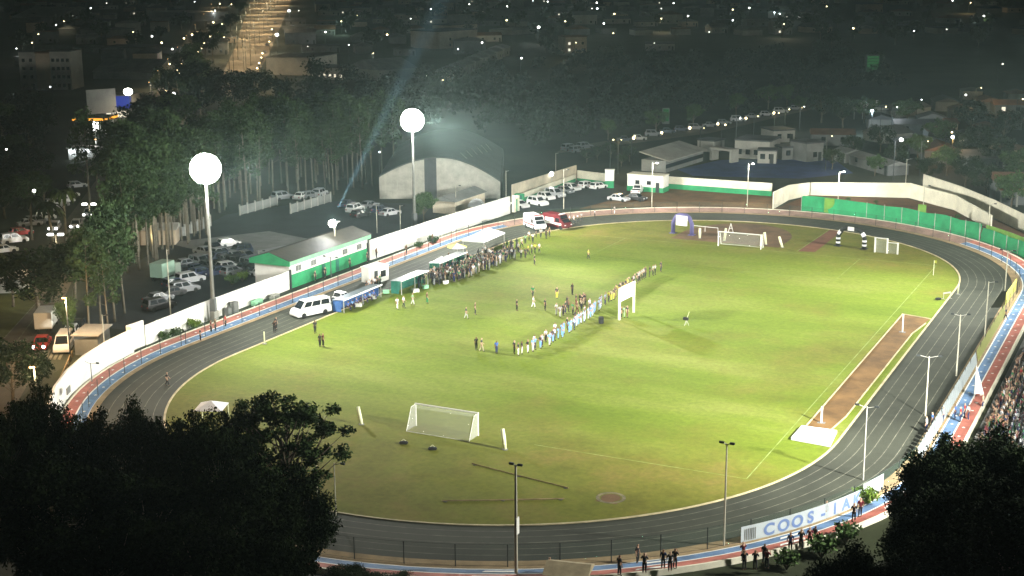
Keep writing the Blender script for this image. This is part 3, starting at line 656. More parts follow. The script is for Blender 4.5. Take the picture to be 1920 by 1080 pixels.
# ================================================================== LAMP POSTS
def lamp_post(px, py, tpy, lab, heads=2, lit=None, hd=1.0, rz=0.0, m='concretepole', rad=.075, base=None):
    x, y = base or G(px, py); h = HT((px, py), tpy) if not base else base[2]; x, y = (x, y)
    t = thing('lamp_post', lab, 'lamp post', (x, y, 0), rz, 'lamp posts round the stadium')
    MB().tube([(0, 0, 0), (0, 0, h)], [rad*1.25, rad*.8], 8).build('pole', M[m], t)
    for k in range(heads):
        s = 1 if k == 0 else -1
        if heads > 2: s = 1 - 2*k/(heads-1)
        MB().tube([(0, 0, h - .15), (s*hd*.7, 0, h + .05)], .035, 6).build('arm', M['steel'], t)
        mm = M[lit] if lit and k == 0 else M['darksteel']
        if lit and k == 0: lamp('POINT', (x + s*(hd*.7 + .2)*math.cos(rz), y, h - .35), 5200, (1, .96, .86), rad=.25, name='post_light')
        MB().obox(s*(hd*.7 + .2), 0, h - .02, h + .16, .42, .2).build('lamp_head', mm, t, bevel=.03)
    return t
lamp_post(968, 1079, 872, 'tall thick pale lamp post nearest the viewer, on the near bend', 2, rad=.12, hd=.25)
x, y = G(968, 1079); bb = MB().box(.02, .12, -.12, .35, 3.5, 4.9).build('small_sign', M['white'], bpy.data.objects['lamp_post'])
lamp_post(1357, 1024, 832, 'slim lamp post with dark head on the near bend by the banner', 2, hd=.35)
lamp_post(1735, 780, 668, 'lamp post with two pale arms beside the whitish fence panels', 2, hd=1.3, rz=.3)
lamp_post(1793, 705, 590, 'lamp post on the right straight where yellow and white panels meet', 2, rz=.3)
lamp_post(1845, 650, 528, 'plain pale post among the lane lines of the right straight', 1)
lamp_post(1884, 545, 470, 'lamp post with cross arm at the right end of the far bend', 2)
lamp_post(1618, 900, 762, 'dim lamp post at the edge of the track left of the dark tree', 2, m='steel')
lamp_post(199, 690, 590, 'pale lamp post standing in front of the curved white wall', 1)
lamp_post(173, 722, 680, 'low lamp post with wide dark arms before the curved wall', 2, m='walldark', rad=.05, hd=1.2)
lamp_post(320, 590, 468, 'lamp post behind the white wall at the near end of the car park', 1, hd=.8)
lamp_post(488, 527, 470, 'lamp post behind the wall just left of the green building', 1)
lamp_post(621, 520, 482, 'short lamp post with wide dark arms before the green building', 2, m='walldark', rad=.08, hd=1.3)
lamp_post(751, 440, 385, 'lamp post behind the white wall left of the far mast', 1)
lamp_post(707, 437, 384, 'lamp post with small head at the edge of the dark car park', 2)
lamp_post(855, 398, 348, 'lamp post between the far mast and the arched hangar', 1)
lamp_post(949, 378, 320, 'lamp post beside the right foot of the arched hangar', 1)
lamp_post(1042, 335, 287, 'lamp post above the end of the beige entrance wall', 1)
lamp_post(1057, 392, 318, 'lamp post standing in the entrance yard by the white cars', 1)
lamp_post(1222, 392, 306, 'lamp post with lit round head before the gatehouse', 1, 'lampwhite')
lamp_post(1401, 387, 307, 'lamp post with lit head in front of the far cream wall', 1, 'lampwhite')
lamp_post(1571, 380, 322, 'lamp post with lit head above the green shade cloth', 1, 'lampwhite')
lamp_post(1730, 405, 348, 'lamp post at the bend of the two right hand walls', 1)
lamp_post(1852, 440, 382, 'lamp post near the right edge between wall and shade cloth', 1)
lamp_post(1698, 345, 298, 'bare pole rising behind the corner of the second cream wall', 1)
lamp_post(630, 968, 868, 'thin leaning pole on the grass beside the dark tree', 1, rad=.05)
lamp_post(596, 955, 850, 'thin pole half hidden by the twigs of the tall tree', 1, rad=.05)
# searchlight post at the green building, with its beam going up
x, y = -53.0, 10.2; t = thing('searchlight_post', 'post with a blazing searchlight above the green building roof', 'searchlight', (x, y, 0))
MB().tube([(0, 0, 0), (0, 0, 7.3)], [.13, .10], 8).build('pole', M['concretepole'], t); MB().tube([(0, -.2, 7.0), (0, .9, 7.1)], .06, 6).build('arm', M['steel'], t)
MB().ball((0, -.55, 7.1), .62, 12, 8).build('lamp_head', M['flood'], t, smooth=True); MB().obox(.1, .9, 7.05, 7.2, .3, .8).build('lamp_head', M['steel'], t)
p0 = Vector((x + .1, y - .5, 8.0)); p1 = Vector(AT(829, 0, 205)); lamp('POINT', (x, y - .9, 7.95), 3500, (.92, .96, 1), rad=.2, name='searchlight_glow'); BEAM = lamp('SPOT', p0, 1.5e7, (.58, .78, 1), p1, 5.5, 1.0, .12, 'searchlight_beam')
for px, py, z, s in ((1034, 326, 3.3, .45),):
    x, y = G(px, py, z); t = thing('wall_lamp', 'bright lamp on top of the beige entrance wall', 'lamp', (x, y, 0)); MB().ball((0, 0, z), s, 10, 8).build('lamp_bulb', M['lampwhite'], t); MB().tube([(0, .2, 0), (0, .2, z)], .06, 6).build('bracket', M['steel'], t)
# ================================================================== VEHICLES (nose towards local +y)
CARK = {'hatch': (4.0, 1.72, 1.48, .86, (-1.95, 1.05), (-1.6, .25)), 'sedan': (4.4, 1.76, 1.44, .88, (-1.5, 1.15), (-1.0, .35)), 'suv': (4.6, 1.86, 1.75, 1.02, (-2.22, 1.15), (-1.95, .45)),
        'van': (5.0, 1.92, 2.15, 1.15, (-2.45, 2.0), (-2.38, 1.15)), 'pickup': (5.1, 1.85, 1.75, 1.0, (-.55, 1.35), (-.35, .75))}
CARS = {}
M['lensred'] = mat('lens_red', (.30, .02, .02), .3, .1, 2.0)
def frus(b, t, z0, z1, wb, wt): return [(-wb, b[0], z0), (wb, b[0], z0), (wb, b[1], z0), (-wb, b[1], z0), (-wt, t[0], z1), (wt, t[0], z1), (wt, t[1], z1), (-wt, t[1], z1)]
def car_proto(kind, night=False):
    L, W, H, hb, cb, ct = CARK[kind]; w = W/2; r = bpy.data.objects.new('parked_car', None); COL.objects.link(r)
    hood = hb - .06; pr = [(-L/2, .38), (-L/2 + .05, .25), (L/2 - .1, .22), (L/2, .36), (L/2 - .02, .62), (L/2 - .25, hood - .05), (cb[1] + .1, hb), (cb[0], hb), (-L/2 + .03, hb - .06)]
    if kind == 'pickup': pr = pr[:-2] + [(cb[0], hb), (-L/2, hb - .02)]
    mb = MB(); n = len(pr); mb.add([(-w, y, z) for y, z in pr] + [(w, y, z) for y, z in pr], [tuple(range(n)), tuple(range(n, 2*n))[::-1]] + [(i, n+i, n+(i+1) % n, (i+1) % n) for i in range(n)])
    me = mb.build('body', M['car'], r, bevel=.05)
    cab = frus(cb, ct, hb - .07, H, w*.95, w*.76); me2 = MB().add(cab, [(4, 5, 6, 7), (0, 1, 5, 4), (1, 2, 6, 5), (2, 3, 7, 6), (3, 0, 4, 7)]).build('roof', M['car'], r, bevel=.04)
    c = [Vector(p) for p in cab]
    def pane(a, b, d, e, nm, u0, u1, v0, v1):
        q = lambda u, v: (a*(1-u) + b*u)*(1-v) + (e*(1-u) + d*u)*v
        nrm = (b - a).cross(e - a).normalized(); P = [q(u0, v0), q(u1, v0), q(u1, v1), q(u0, v1)]; P = [p + nrm*.012 for p in P]
        MB().add(P, [(0, 1, 2, 3)]).build(nm, M['glass'], r)
    pane(c[2], c[3], c[7], c[6], 'windscreen', .06, .94, .12, .92)
    pane(c[0], c[1], c[5], c[4], 'rear_window', .08, .92, .25, .9)
    if kind == 'van':
        for u0, u1 in ((.05, .34), (.37, .66), (.69, .93)):
            pane(c[1], c[2], c[6], c[5], 'side_window', u0, u1, .25, .82); pane(c[3], c[0], c[4], c[7], 'side_window', 1-u1, 1-u0, .25, .82)
    else:
        for u0, u1 in ((.1, .47), (.52, .9)):
            pane(c[1], c[2], c[6], c[5], 'side_window', u0, u1, .18, .88); pane(c[3], c[0], c[4], c[7], 'side_window', 1-u1, 1-u0, .18, .88)
    for sx in (-1, 1):
        for yy in (L*.31, -L*.30): MB().tube([(sx*(w - .2), yy, .33), (sx*(w + .015), yy, .33)], .33, 14).build('wheel', M['tyre'], r)
        MB().obox(sx*(w - .28), L/2 - .05, .55, .72, .36, .12).build('headlight', M['canvas'], r, bevel=.02)
        MB().obox(sx*(w - .22), -L/2 + .02, .62, .82, .26, .10).build('tail_light', M['lensred'], r, bevel=.02)
    if kind == 'pickup': MB().box(-w + .12, w - .12, -L/2 + .12, cb[0] - .1, hb - .01, hb + .012).build('cargo_bed', M['tyre'], r)
    return r
for k in CARK: CARS[k] = car_proto(k); CARS[k].location = (0, -3000, -50); CARS[k]['label'] = ''
COLN = {'white': (.78, .78, .76), 'silver': (.42, .43, .44), 'grey': (.18, .19, .20), 'black': (.02, .02, .022), 'red': (.45, .03, .03), 'blue': (.05, .09, .22), 'dark blue': (.02, .03, .07)}
def recol(root, c, names=('body', 'roof')):
    for k in root.children:
        if k.name.split('.')[0] in names: k.color = (*c, 1)
def car(kind, px, py, rz, col, lab, grp=None, tail=None, pos=None):
    x, y = pos or G(px, py); r = dup(CARS[kind], (x, y, 0), rz, lab, 'car' if kind not in ('van',) else 'minibus', grp, tail); recol(r, COLN[col]); return r
# left straight
r = car('van', 583, 590, 2.75, 'white', 'white minibus with dark side windows parked on the track'); r.name = 'minibus'; r.scale = (1.05, 1.12, 1.05)
r = car('pickup', 637, 570, -.25, 'white', 'white pickup standing on the track just beyond the minibus'); r.name = 'pickup_truck'
# ambulance (white front) and red rescue vehicle
def big_van(name, lab, cat, loc, rz, col, stripe, sc=1.0):
    t = thing(name, lab, cat, loc, rz); w = 1.05
    pr = [(-2.7, .35), (2.6, .35), (2.75, .7), (2.55, 1.15), (1.75, 1.75), (1.35, 2.55), (-2.6, 2.6), (-2.7, 2.3)]; n = len(pr)
    o = MB().add([(-w, y, z) for y, z in pr] + [(w, y, z) for y, z in pr], [tuple(range(n)), tuple(range(n, 2*n))[::-1]] + [(i, n+i, n+(i+1) % n, (i+1) % n) for i in range(n)]).build('body', M['car'], t, bevel=.07); o.color = (*col, 1)
    MB().add([(-.9, 2.46, 1.27), (.9, 2.46, 1.27), (.85, 1.84, 1.76), (-.85, 1.84, 1.76)], [(0, 1, 2, 3)]).build('windscreen', M['glass'], t).location = (0, .03, .03)
    MB().add([(-.85, 1.73, 1.85), (.85, 1.73, 1.85), (.82, 1.44, 2.42), (-.82, 1.44, 2.42)], [(0, 1, 2, 3)]).build('windscreen', M['glass'], t).location = (0, .03, .02)
    for s in (-1, 1):
        MB().box(s*w - .012, s*w + .012, -2.5, 1.9, .85, 1.15).build('side_stripe', stripe, t)
        MB().box(s*w - .012, s*w + .012, .5, 1.4, 1.3, 2.0).build('side_window', M['glass'], t)
        for yy in (1.7, -1.7): MB().tube([(s*(w - .22), yy, .38), (s*(w + .02), yy, .38)], .38, 14).build('wheel', M['tyre'], t)
        MB().obox(s*.78, 2.66, .75, .95, .36, .1).build('headlight', M['canvas'], t)
    MB().box(-.7, .7, 1.0, 1.25, 2.58, 2.72).build('light_bar', stripe, t); return t
x, y = G(1003, 429); big_van('ambulance', 'white ambulance with red stripe and big windscreen parked on the far track', 'ambulance', (x, y, 0), -2.25, (.78, .78, .78), M['lensred'])
x, y = G(1036, 427); t = big_van('rescue_truck', 'dark red rescue truck with white side panel behind the ambulance', 'rescue truck', (x + .8, y + .3, 0), -1.9, (.11, .006, .010), M['white'])
MB().box(1.06, 1.10, -2.0, .2, 1.3, 1.95).build('side_panel', M['white'], t); MB().box(-1.10, -1.06, -2.0, .2, 1.3, 1.95).build('side_panel', M['white'], t)
# entrance yard cars
gy = 'cars parked in the entrance yard'
for kind, px, py, rz, col, lab in (('sedan', 974, 389, -2.0, 'white', 'white sedan nearest the gateposts at the left of the entrance yard'), ('suv', 1008, 385, -1.95, 'white', 'large white sport utility car second in the entrance yard row'),
      ('hatch', 1024, 374, -2.0, 'white', 'white hatchback half hidden in the middle of the parked row'), ('suv', 1040, 369, -1.9, 'silver', 'silver car beside the yard lamp post in the parked row'), ('sedan', 1058, 362, -1.9, 'grey', 'grey sedan in the parked row against the low wall'),
      ('hatch', 1072, 357, -1.9, 'white', 'white rounded hatchback at the far end of the parked row'), ('hatch', 1100, 352, -.35, 'white', 'small white hatchback parked left of the stout gate pillar'), ('hatch', 1122, 354, -.35, 'white', 'small white hatchback right beside the stout gate pillar'),
      ('pickup', 1195, 362, .2, 'white', 'white pickup parked right in front of the gatehouse'), ('sedan', 1160, 377, -1.7, 'silver', 'pale sedan on the verge below the entrance gap'), ('sedan', 1192, 376, -1.7, 'black', 'dark sedan on the verge below the gatehouse pickup')):
    r = car(kind, px, py, rz, col, lab, gy)
# dark car park
gl = 'cars in the dark car park behind the white wall'
rr = random.Random(3)
for i, (px, py, k, c) in enumerate(((356, 530, 'suv', 'silver'), (349, 501, 'sedan', 'grey'), (376, 499, 'suv', 'grey'), (341, 512, 'hatch', 'black'), (393, 506, 'hatch', 'black'), (429, 506, 'hatch', 'white'), (423, 494, 'sedan', 'grey'), (439, 487, 'sedan', 'silver'), (429, 462, 'hatch', 'white'),
      (417, 479, 'hatch', 'silver'), (367, 512, 'sedan', 'dark blue'), (388, 492, 'hatch', 'grey'), (412, 504, 'sedan', 'black'), (437, 515, 'hatch', 'grey'), (448, 478, 'suv', 'dark blue'), (462, 486, 'sedan', 'grey'), (402, 470, 'hatch', 'black'), (385, 478, 'sedan', 'grey'), (330, 538, 'hatch', 'dark blue'), (345, 548, 'suv', 'grey'), (478, 516, 'hatch', 'black'), (445, 500, 'suv', 'black'), (459, 508, 'sedan', 'black'), (472, 504, 'suv', 'grey'), (492, 520, 'sedan', 'silver'), (405, 516, 'sedan', 'dark blue'), (379, 517, 'hatch', 'dark blue'), (455, 492, 'hatch', 'dark blue'), (405, 492, 'suv', 'dark blue'),
      (297, 566, 'sedan', 'grey'), (299, 580, 'suv', 'black'), (320, 556, 'sedan', 'black'))):
    car(k, px, py, rr.choice((-.3, -.35, 2.8, -1.85)) + rr.uniform(-.08, .08), c, f'{c} {"sport utility car" if k == "suv" else k} in the dark car park behind the wall', gl, 'of its kind there')
for px, py, k, c in ((530, 374, 'suv', 'grey'), (565, 373, 'sedan', 'white'), (600, 368, 'suv', 'silver'), (583, 371, 'hatch', 'grey'), (666, 397, 'suv', 'white'), (692, 390, 'sedan', 'grey'), (731, 404, 'sedan', 'silver'), (676, 407, 'hatch', 'black'), (712, 398, 'hatch', 'dark blue'), (650, 388, 'sedan', 'dark blue')):
    car(k, px, py, rr.uniform(-.4, .2), c, f'{c} {"sport utility car" if k == "suv" else k} parked near the grove behind the court', 'cars parked by the grove', 'of its kind there')
# box truck in the car park
def truck(lab, loc, rz, boxcol, cabcol, L=3.4, open_=False):
    t = thing('box_truck', lab, 'truck', loc, rz)
    o = MB().box(-1, 1, 1.3, 2.9, .5, 2.2).build('cab', M['car'], t, bevel=.1); o.color = (*cabcol, 1)
    MB().box(-.85, .85, 2.905, 2.93, 1.35, 2.0).build('windscreen', M['glass'], t); o = MB().box(-1.1, 1.1, 1.1 - L, 1.1, .75, 2.9 if not open_ else 1.4).build('cargo_box', M['car'], t, bevel=.04); o.color = (*boxcol, 1)
    MB().box(-.4, .4, 1.1 - L, 2.7, .4, .7).build('chassis', M['darksteel'], t)
    for s in (-1, 1):
        for yy in (2.1, 1.7 - L): MB().tube([(s*.75, yy, .42), (s*1.02, yy, .42)], .42, 14).build('wheel', M['tyre'], t)
        MB().obox(s*.7, 2.92, .7, .9, .3, .08).build('headlight', M['canvas'], t)
    return t
truck('pale green box truck parked among the trunks behind the white wall', (*G(310, 524), 0), .1, (.24, .36, .28), (.3, .36, .3))
SD = math.atan2(G(150, 540)[1] - G(78, 650)[1], G(150, 540)[0] - G(78, 650)[0]) - PI/2
truck('white delivery truck driving on the street at the left edge', (*G(90, 616), 0), SD, (.7, .68, .6), (.7, .68, .62), 4.2)
gs = 'cars on the street at the left edge'
def lights_on(r, front=True):
    L = 2.2
    for s in (-.6, .6):
        MB().ball((s, L + .1, .68), .20, 8, 6).build('headlight_glow', M['lampwhite'], r) if front else MB().ball((s, -L - .05, .72), .1, 8, 6).build('tail_light_glow', M['tail'], r)
r = car('sedan', 79, 651, SD + PI, 'red', 'red sedan with lit headlights at the zebra crossing', gs); lights_on(r)
car('van', 121, 655, SD + PI, 'white', 'white van parked by the kerb near the curved wall', gs).name = 'parked_van'
car('hatch', 146, 622, SD + PI, 'black', 'black hatchback parked behind the white van at the kerb', gs); car('hatch', 133, 632, SD + PI, 'white', 'white hatchback squeezed between white van and black hatchback', gs)
for i, (px, py, c) in enumerate(((128, 370, 'white'), (121, 380, 'white'), (107, 388, 'silver'), (97, 397, 'grey'), (84, 412, 'white'), (72, 421, 'grey'), (56, 424, 'silver'), (40, 441, 'red'), (27, 455, 'white'), (8, 474, 'white'), (145, 352, 'silver'))):
    car(('sedan', 'hatch', 'suv')[i % 3], px, py, -.55 + .1*(i % 2), c, f'{c} car in the slanting row along the left street', 'cars in the slanting row', 'of its colour in that row')
for px, py in ((167, 405), (143, 427), (103, 431)): lights_on(car('hatch', px, py, SD + PI, 'silver', 'silver car with lit headlights coming down the left street', 'cars coming down the street', 'of three'))
# avenue traffic far off
for i in range(26):
    f = i/26; px = 300 + 135*f + rr.uniform(-9, 9) + (8 if i % 2 else -8); py = 178 - 172*f + rr.uniform(-5, 5)
    r = car(('sedan', 'hatch', 'suv')[i % 3], px, py, math.radians(35) + (PI if i % 2 else 0), rr.choice(('silver', 'grey', 'white', 'red')), 'car with lit lamps queuing on the far side road', 'cars on the far side road', 'of the queue')
    MB().ball((-.5, 2.3, .8), .42, 6, 5).build('headlight_glow', M['lampwarm' if i % 3 else 'lampwhite'], r)
for i in range(8):
    px, py = 486 + 5*i, 128 - 14*i; car(('sedan', 'hatch')[i % 2], px, py, math.radians(35), rr.choice(('silver', 'grey')), 'car parked along the right kerb of the far avenue', 'cars parked on the avenue', 'of that row')
for i in range(13):
    f = i/12; px = 1172 + (1490 - 1172)*f; py = 266 - 58*f + rr.uniform(-2, 2)
    r = car(('sedan', 'hatch', 'suv')[i % 3], px, py, -1.2, rr.choice(('grey', 'dark blue', 'grey', 'silver')), 'car in the lit row along the road behind the school', 'cars along the back road', 'of that row')
    if i % 2 == 0: MB().ball((0, 2.2, .9), .35, 6, 5).build('headlight_glow', M['lampwarm'], r)
for px, py in ((1068, 282), (1082, 286), (1096, 279)): car('suv', px, py, -.4, 'grey', 'grey car standing in the dark lot beyond the entrance wall', 'cars beyond the entrance wall', 'of three')
for k in CARS: drop(CARS[k])
# ================================================================== GOALS AND SPORTS GEAR
def goal(lab, y, s, depth=2.0):
    t = thing('football_goal', lab, 'goal', (0, y, 0)); w = 3.66
    for x in (-w, w): MB().tube([(x, 0, 0), (x, 0, 2.44)], .085, 10).build('post', M['white'], t)
    MB().tube([(-w - .06, 0, 2.44), (w + .06, 0, 2.44)], .085, 10).build('crossbar', M['white'], t)
    for x in (-w, w): MB().tube([(x, 0, 2.40), (x, s*.9, 2.36), (x, s*depth, .03)], .03, 6).build('net_support', M['white'], t)
    MB().tube([(-w, s*depth, .03), (w, s*depth, .03)], .03, 6).build('ground_bar', M['white'], t)
    A = [(-w, 0, 2.42), (w, 0, 2.42)]; B = [(-w, s*.9, 2.30), (w, s*.9, 2.30)]; C = [(-w, s*depth, .05), (w, s*depth, .05)]
    mb = MB(); N_ = 8
    for (a, b), (c, d) in ((A, B), (B, C)):
        for i in range(N_):
            f0, f1 = i/N_, (i+1)/N_; mb.add([Vector(a).lerp(Vector(b), f0), Vector(a).lerp(Vector(b), f1), Vector(c).lerp(Vector(d), f1), Vector(c).lerp(Vector(d), f0)], [(0, 1, 2, 3)])
    for x in (-w, w): mb.add([(x, 0, .05), (x, s*depth, .05), (x, s*.9, 2.30), (x, 0, 2.42)], [(0, 1, 2, 3)])
    mb.build('net', M['net'], t); return t
goal('white football goal with draped net at the near end', -50.4, -1); goal('white football goal at the far end beside the bare earth', 50.9, 1, 1.6)
t = thing('small_goals', 'pair of joined small white goal frames near the striped black arch', 'goal', (*G(1640, 473), 0), -.05)
for a, z in ((0, 2.5), (2.0, 2.5), (3.7, 1.9)): MB().box(a - .12, a + .12, -.1, .1, 0, z).build('post', M['white'], t)
MB().box(0, 2.0, -.06, .06, 2.38, 2.5).build('crossbar', M['white'], t); MB().box(2.0, 3.7, -.06, .06, 1.78, 1.9).build('crossbar', M['white'], t)
MB().add([(0, .1, 0), (2, .1, 0), (2, .1, 2.4), (0, .1, 2.4), (2.05, .1, 0), (3.7, .1, 0), (3.7, .1, 1.8), (2.05, .1, 1.8)], [(0, 1, 2, 3), (4, 5, 6, 7)]).build('net', M['net'], t)
# padded flags behind the goals
for px, py, tp, ln, lab in ((678, 796, 764, -.2, 'leaning pale padded post left of the near goal'), (947, 843, 805, -.12, 'leaning pale padded post right of the near goal'), (1312, 447, 428, 0, 'pale padded post left of the far goal'),
      (1358, 452, 428, .1, 'pale padded post behind the left part of the far goal'), (1436, 459, 436, -.15, 'pale padded post just right of the far goal'), (1467, 464, 444, -.35, 'tilted pale padded post right of the far goal'), (1796, 552, 533, 0, 'short pale post on the inner kerb of the right bend'),
      (496, 645, 622, 0, 'short white post on the inner kerb near the minibus')):
    x, y = G(px, py); h = HT((px, py), tp); t = thing('padded_post', lab, 'post', (x, y, 0)); w = .22 if px not in (496, 1796) else .1
    MB().tube([(0, 0, 0), (ln*h*.5, 0, h*.5), (ln*h, 0, h)], [w*.8, w, w*.9], 10).build('padding', M['pad'], t, smooth=True); MB().tube([(0, 0, 0), (0, 0, .08)], .3, 10).build('foot', M['slab'], t)
for px, py, lab in ((757, 833, 'small dark bag left behind on the grass below the near goal'), (811, 844, 'small dark bag with pale strap on the grass below the near goal')):
    x, y = G(px, py); t = thing('kit_bag', lab, 'bag', (x, y, 0), .5); MB().box(-.45, .45, -.2, .2, 0, .35).build('bag_body', M['black'], t, bevel=.1); MB().tube([(-.25, 0, .33), (0, 0, .55), (.25, 0, .33)], .025, 6).build('strap', M['pad'], t)
for px, py, tp, lab in ((1540, 793, 762, 'white take off post with a cross shadow at the near end of the dirt runway'), (1692, 623, 590, 'white post on the dirt runway near its far end')):
    x, y = G(px, py); h = HT((px, py), tp); t = thing('runway_post', lab, 'post', (x, y, 0)); MB().box(-.08, .08, -.08, .08, 0, h).build('post_shaft', M['white'], t); MB().box(-.4, .4, -.3, .3, 0, .05).build('foot', M['slab'], t)
p = [(32.9, -34.1), (36.6, -34.05), (37.0, -38.6), (32.9, -38.2)]
tag(MB().prism(p, .02, .35).build('white_landing_mat', M['canvas'], bevel=.05), 'white covered landing mat at the near end of the dirt runway', 'landing mat')
x, y = G(1775, 560); t = thing('hurdle', 'low grey hurdle frame on the grass by the right bend kerb', 'hurdle', (x, y, 0), .9)
for a in (-.6, .6): MB().box(a - .03, a + .03, -.4, .4, 0, .06).build('foot', M['steel'], t); MB().box(a - .03, a + .03, -.03, .03, 0, .9).build('leg', M['steel'], t)
MB().box(-.7, .7, -.05, .05, .75, .95).build('bar', M['steel'], t); MB().box(-1.9, -1.2, -.3, .3, 0, .3).build('bag', M['black'], t, bevel=.08)
x, y = G(1750, 516); t = thing('corner_flag', 'thin pale flag pole at the right corner of the far touchline', 'corner flag', (x, y, 0)); MB().tube([(0, 0, 0), (0, 0, 2.3)], .05, 6).build('pole', M['pad'], t); MB().box(0, .4, -.01, .01, 1.9, 2.3).build('flag', M['yellow'], t)
# inflatable arches
def archway(lab, px, py, x1, y1, tp, m, panel):
    a, b = G(px, py), G(x1, y1); l, rz, c = math.hypot(b[0]-a[0], b[1]-a[1]), math.atan2(b[1]-a[1], b[0]-a[0]), 0
    h = HT(((px + x1)/2, (py + y1)/2), tp); t = thing('inflatable_arch', lab, 'inflatable arch', (a[0], a[1], 0), rz)
    P = [(0, 0, 0), (0, 0, h*.55), (l*.16, 0, h*.88), (l*.3, 0, h*.96), (l*.7, 0, h*.96), (l*.84, 0, h*.88), (l, 0, h*.55), (l, 0, 0)]
    MB().tube(P, .36, 12).build('tube', m, t, smooth=True)
    for s in (0, l): MB().box(s - .5, s + .5, -.6, .6, 0, .12).build('foot', m, t)
    return t, l, h
t, l, h = archway('dark violet inflatable arch with a white panel left of the far goal', 1262, 437, 1297, 441, 402, M['purple'], None)
MB().box(l*.2, l*.8, -.42, -.38, h*.45, h*.95).build('panel', M['canvas'], t)
t, l, h = archway('striped black inflatable arch with a small white sign on top', 1571, 461, 1620, 467, 427, M['black'], None)
MB().box(l*.38, l*.62, -.40, -.37, h*.86, h*1.06).build('sign', M['canvas'], t)
for s in (0, l):
    for z in (.5, 1.2): MB().tube([(s, 0, z), (s, 0, z + .3)], .375, 12).build('white_band', M['canvas'], t)
for a, b in (((.02*l, 0, h*.62), (.10*l, 0, h*.78)), ((.90*l, 0, h*.78), (.98*l, 0, h*.62))): MB().tube([a, b], .385, 12).build('white_band', M['canvas'], t)
x, y = G(1370, 437); t = thing('a_frame_stand', 'thin white A shaped stand on the bare earth behind the far goal', 'stand', (x, y, 0))
for s in (-.5, .5): MB().tube([(s, 0, 0), (0, 0, 1.7)], .05, 6).build('leg', M['white'], t)
MB().tube([(-.25, 0, .85), (.25, 0, .85)], .04, 6).build('crosspiece', M['white'], t)
a, b = G(1298, 432), G(1346, 437); t = thing('barrier_rail', 'thin white rail between the violet arch and the far goal', 'rail', (*a, 0)); dx, dy = b[0]-a[0], b[1]-a[1]
MB().tube([(0, 0, .9), (dx, dy, .9)], .05, 6).build('rail_bar', M['white'], t)
for f in (0, .5, 1): MB().tube([(dx*f, dy*f, 0), (dx*f, dy*f, .9)], .04, 6).build('post', M['white'], t)
# white board on two posts beside the line of players
a, b = G(1161, 600), G(1188, 586); l, rz = math.hypot(b[0]-a[0], b[1]-a[1]), math.atan2(b[1]-a[1], b[0]-a[0])
t = thing('white_signboard', 'blank white board on two tall pale posts beside the line of players', 'signboard', (*a, 0), rz)
for s in (0, l): MB().box(s - .13, s + .13, -.13, .13, 0, 4.35).build('post', M['pad'], t)
MB().box(.05, l - .05, -.19, -.135, 2.55, 4.5).build('board', M['canvas'], t)
x, y = G(1287, 610); t = thing('camera_tripod', 'dark camera on a low tripod alone on the grass right of the board', 'tripod', (x, y, 0))
for k in range(3): MB().tube([(.35*math.cos(k*2.1), .35*math.sin(k*2.1), 0), (0, 0, .8)], .03, 6).build('leg', M['steel'], t)
MB().box(-.45, .25, -.2, .2, .7, 1.1).build('camera', M['black'], t, bevel=.05); MB().tube([(.1, 0, 1.1), (.35, 0, 1.9)], .025, 6).build('antenna', M['pad'], t)
x, y = G(1127, 607); t = thing('loudspeaker', 'black loudspeaker on the grass left of the white board', 'loudspeaker', (x, y, 0), .6)
MB().box(-.3, .3, -.3, .3, .05, .95).build('cabinet_body', M['black'], t, bevel=.04); MB().tube([(0, -.31, .4), (0, -.29, .4)], .22, 12).build('cone', M['darksteel'], t)
# ================================================================== DUGOUTS AND TENTS on the left touchline
M['smoke'] = sheer('smoked_panel', (.05, .08, .09), .75, .4)
def dugout(lab, a, b, col, h=1.9, seats=True, roofm='canvas', dep=1.5, seatc=None):
    a, b = Vector((*a, 0)), Vector((*b, 0)); l = (b - a).length; rz = math.atan2(b.y - a.y, b.x - a.x); t = thing('dugout', lab, 'dugout', a, rz, 'dugouts on the left touchline')
    MB().box(0, l, dep - .06, dep, .1, h - .05).build('back_panel', M[col], t)
    MB().add([(-.1, -.3, h + .12), (l + .1, -.3, h + .12), (l + .1, dep + .1, h), (-.1, dep + .1, h), (-.1, -.3, h + .05), (l + .1, -.3, h + .05), (l + .1, dep + .1, h - .07), (-.1, dep + .1, h - .07)], [(0, 1, 2, 3), (7, 6, 5, 4), (0, 4, 5, 1), (2, 6, 7, 3)]).build('roof', M['smoke'], t)
    MB().box(-.12, l + .12, -.42, -.30, h + .0, h + .18).build('roof_edge', M['white'], t)
    for x in (.05, l*.5, l - .05): MB().box(x - .05, x + .05, -.28, -.18, 0, h).build('post', M['steel'], t)
    if seats:
        k = int(l/.55)
        for i in range(k): MB().add([(.1 + i*.55, .55, .42), (.5 + i*.55, .55, .42), (.5 + i*.55, 1.0, .40), (.1 + i*.55, 1.0, .40), (.1 + i*.55, 1.1, .85), (.5 + i*.55, 1.1, .85)], [(0, 1, 2, 3), (3, 2, 5, 4)]).build('seat', M[seatc or col], t)
    for x in (.02, l - .02): MB().box(x - .03, x + .03, .2, dep - .08, .1, h - .1).build('end_panel', M[col], t)
    return t
dugout('blue dugout with white roof edge beside the minibus', G(642, 587), G(712, 557), 'navy', 1.75)
dugout('dark green dugout in the middle of the touchline crowd', G(750, 553), G(800, 533), 'teal', 2.0)
dugout('dark green dugout under the yellow and white parasols', G(822, 518), G(872, 497), 'teal', 2.0)
x, y = G(722, 530); t = thing('white_cabin', 'small white cabin with a dark window beside the track', 'cabin', (x - 1, y, 0), PI/2 - .15)
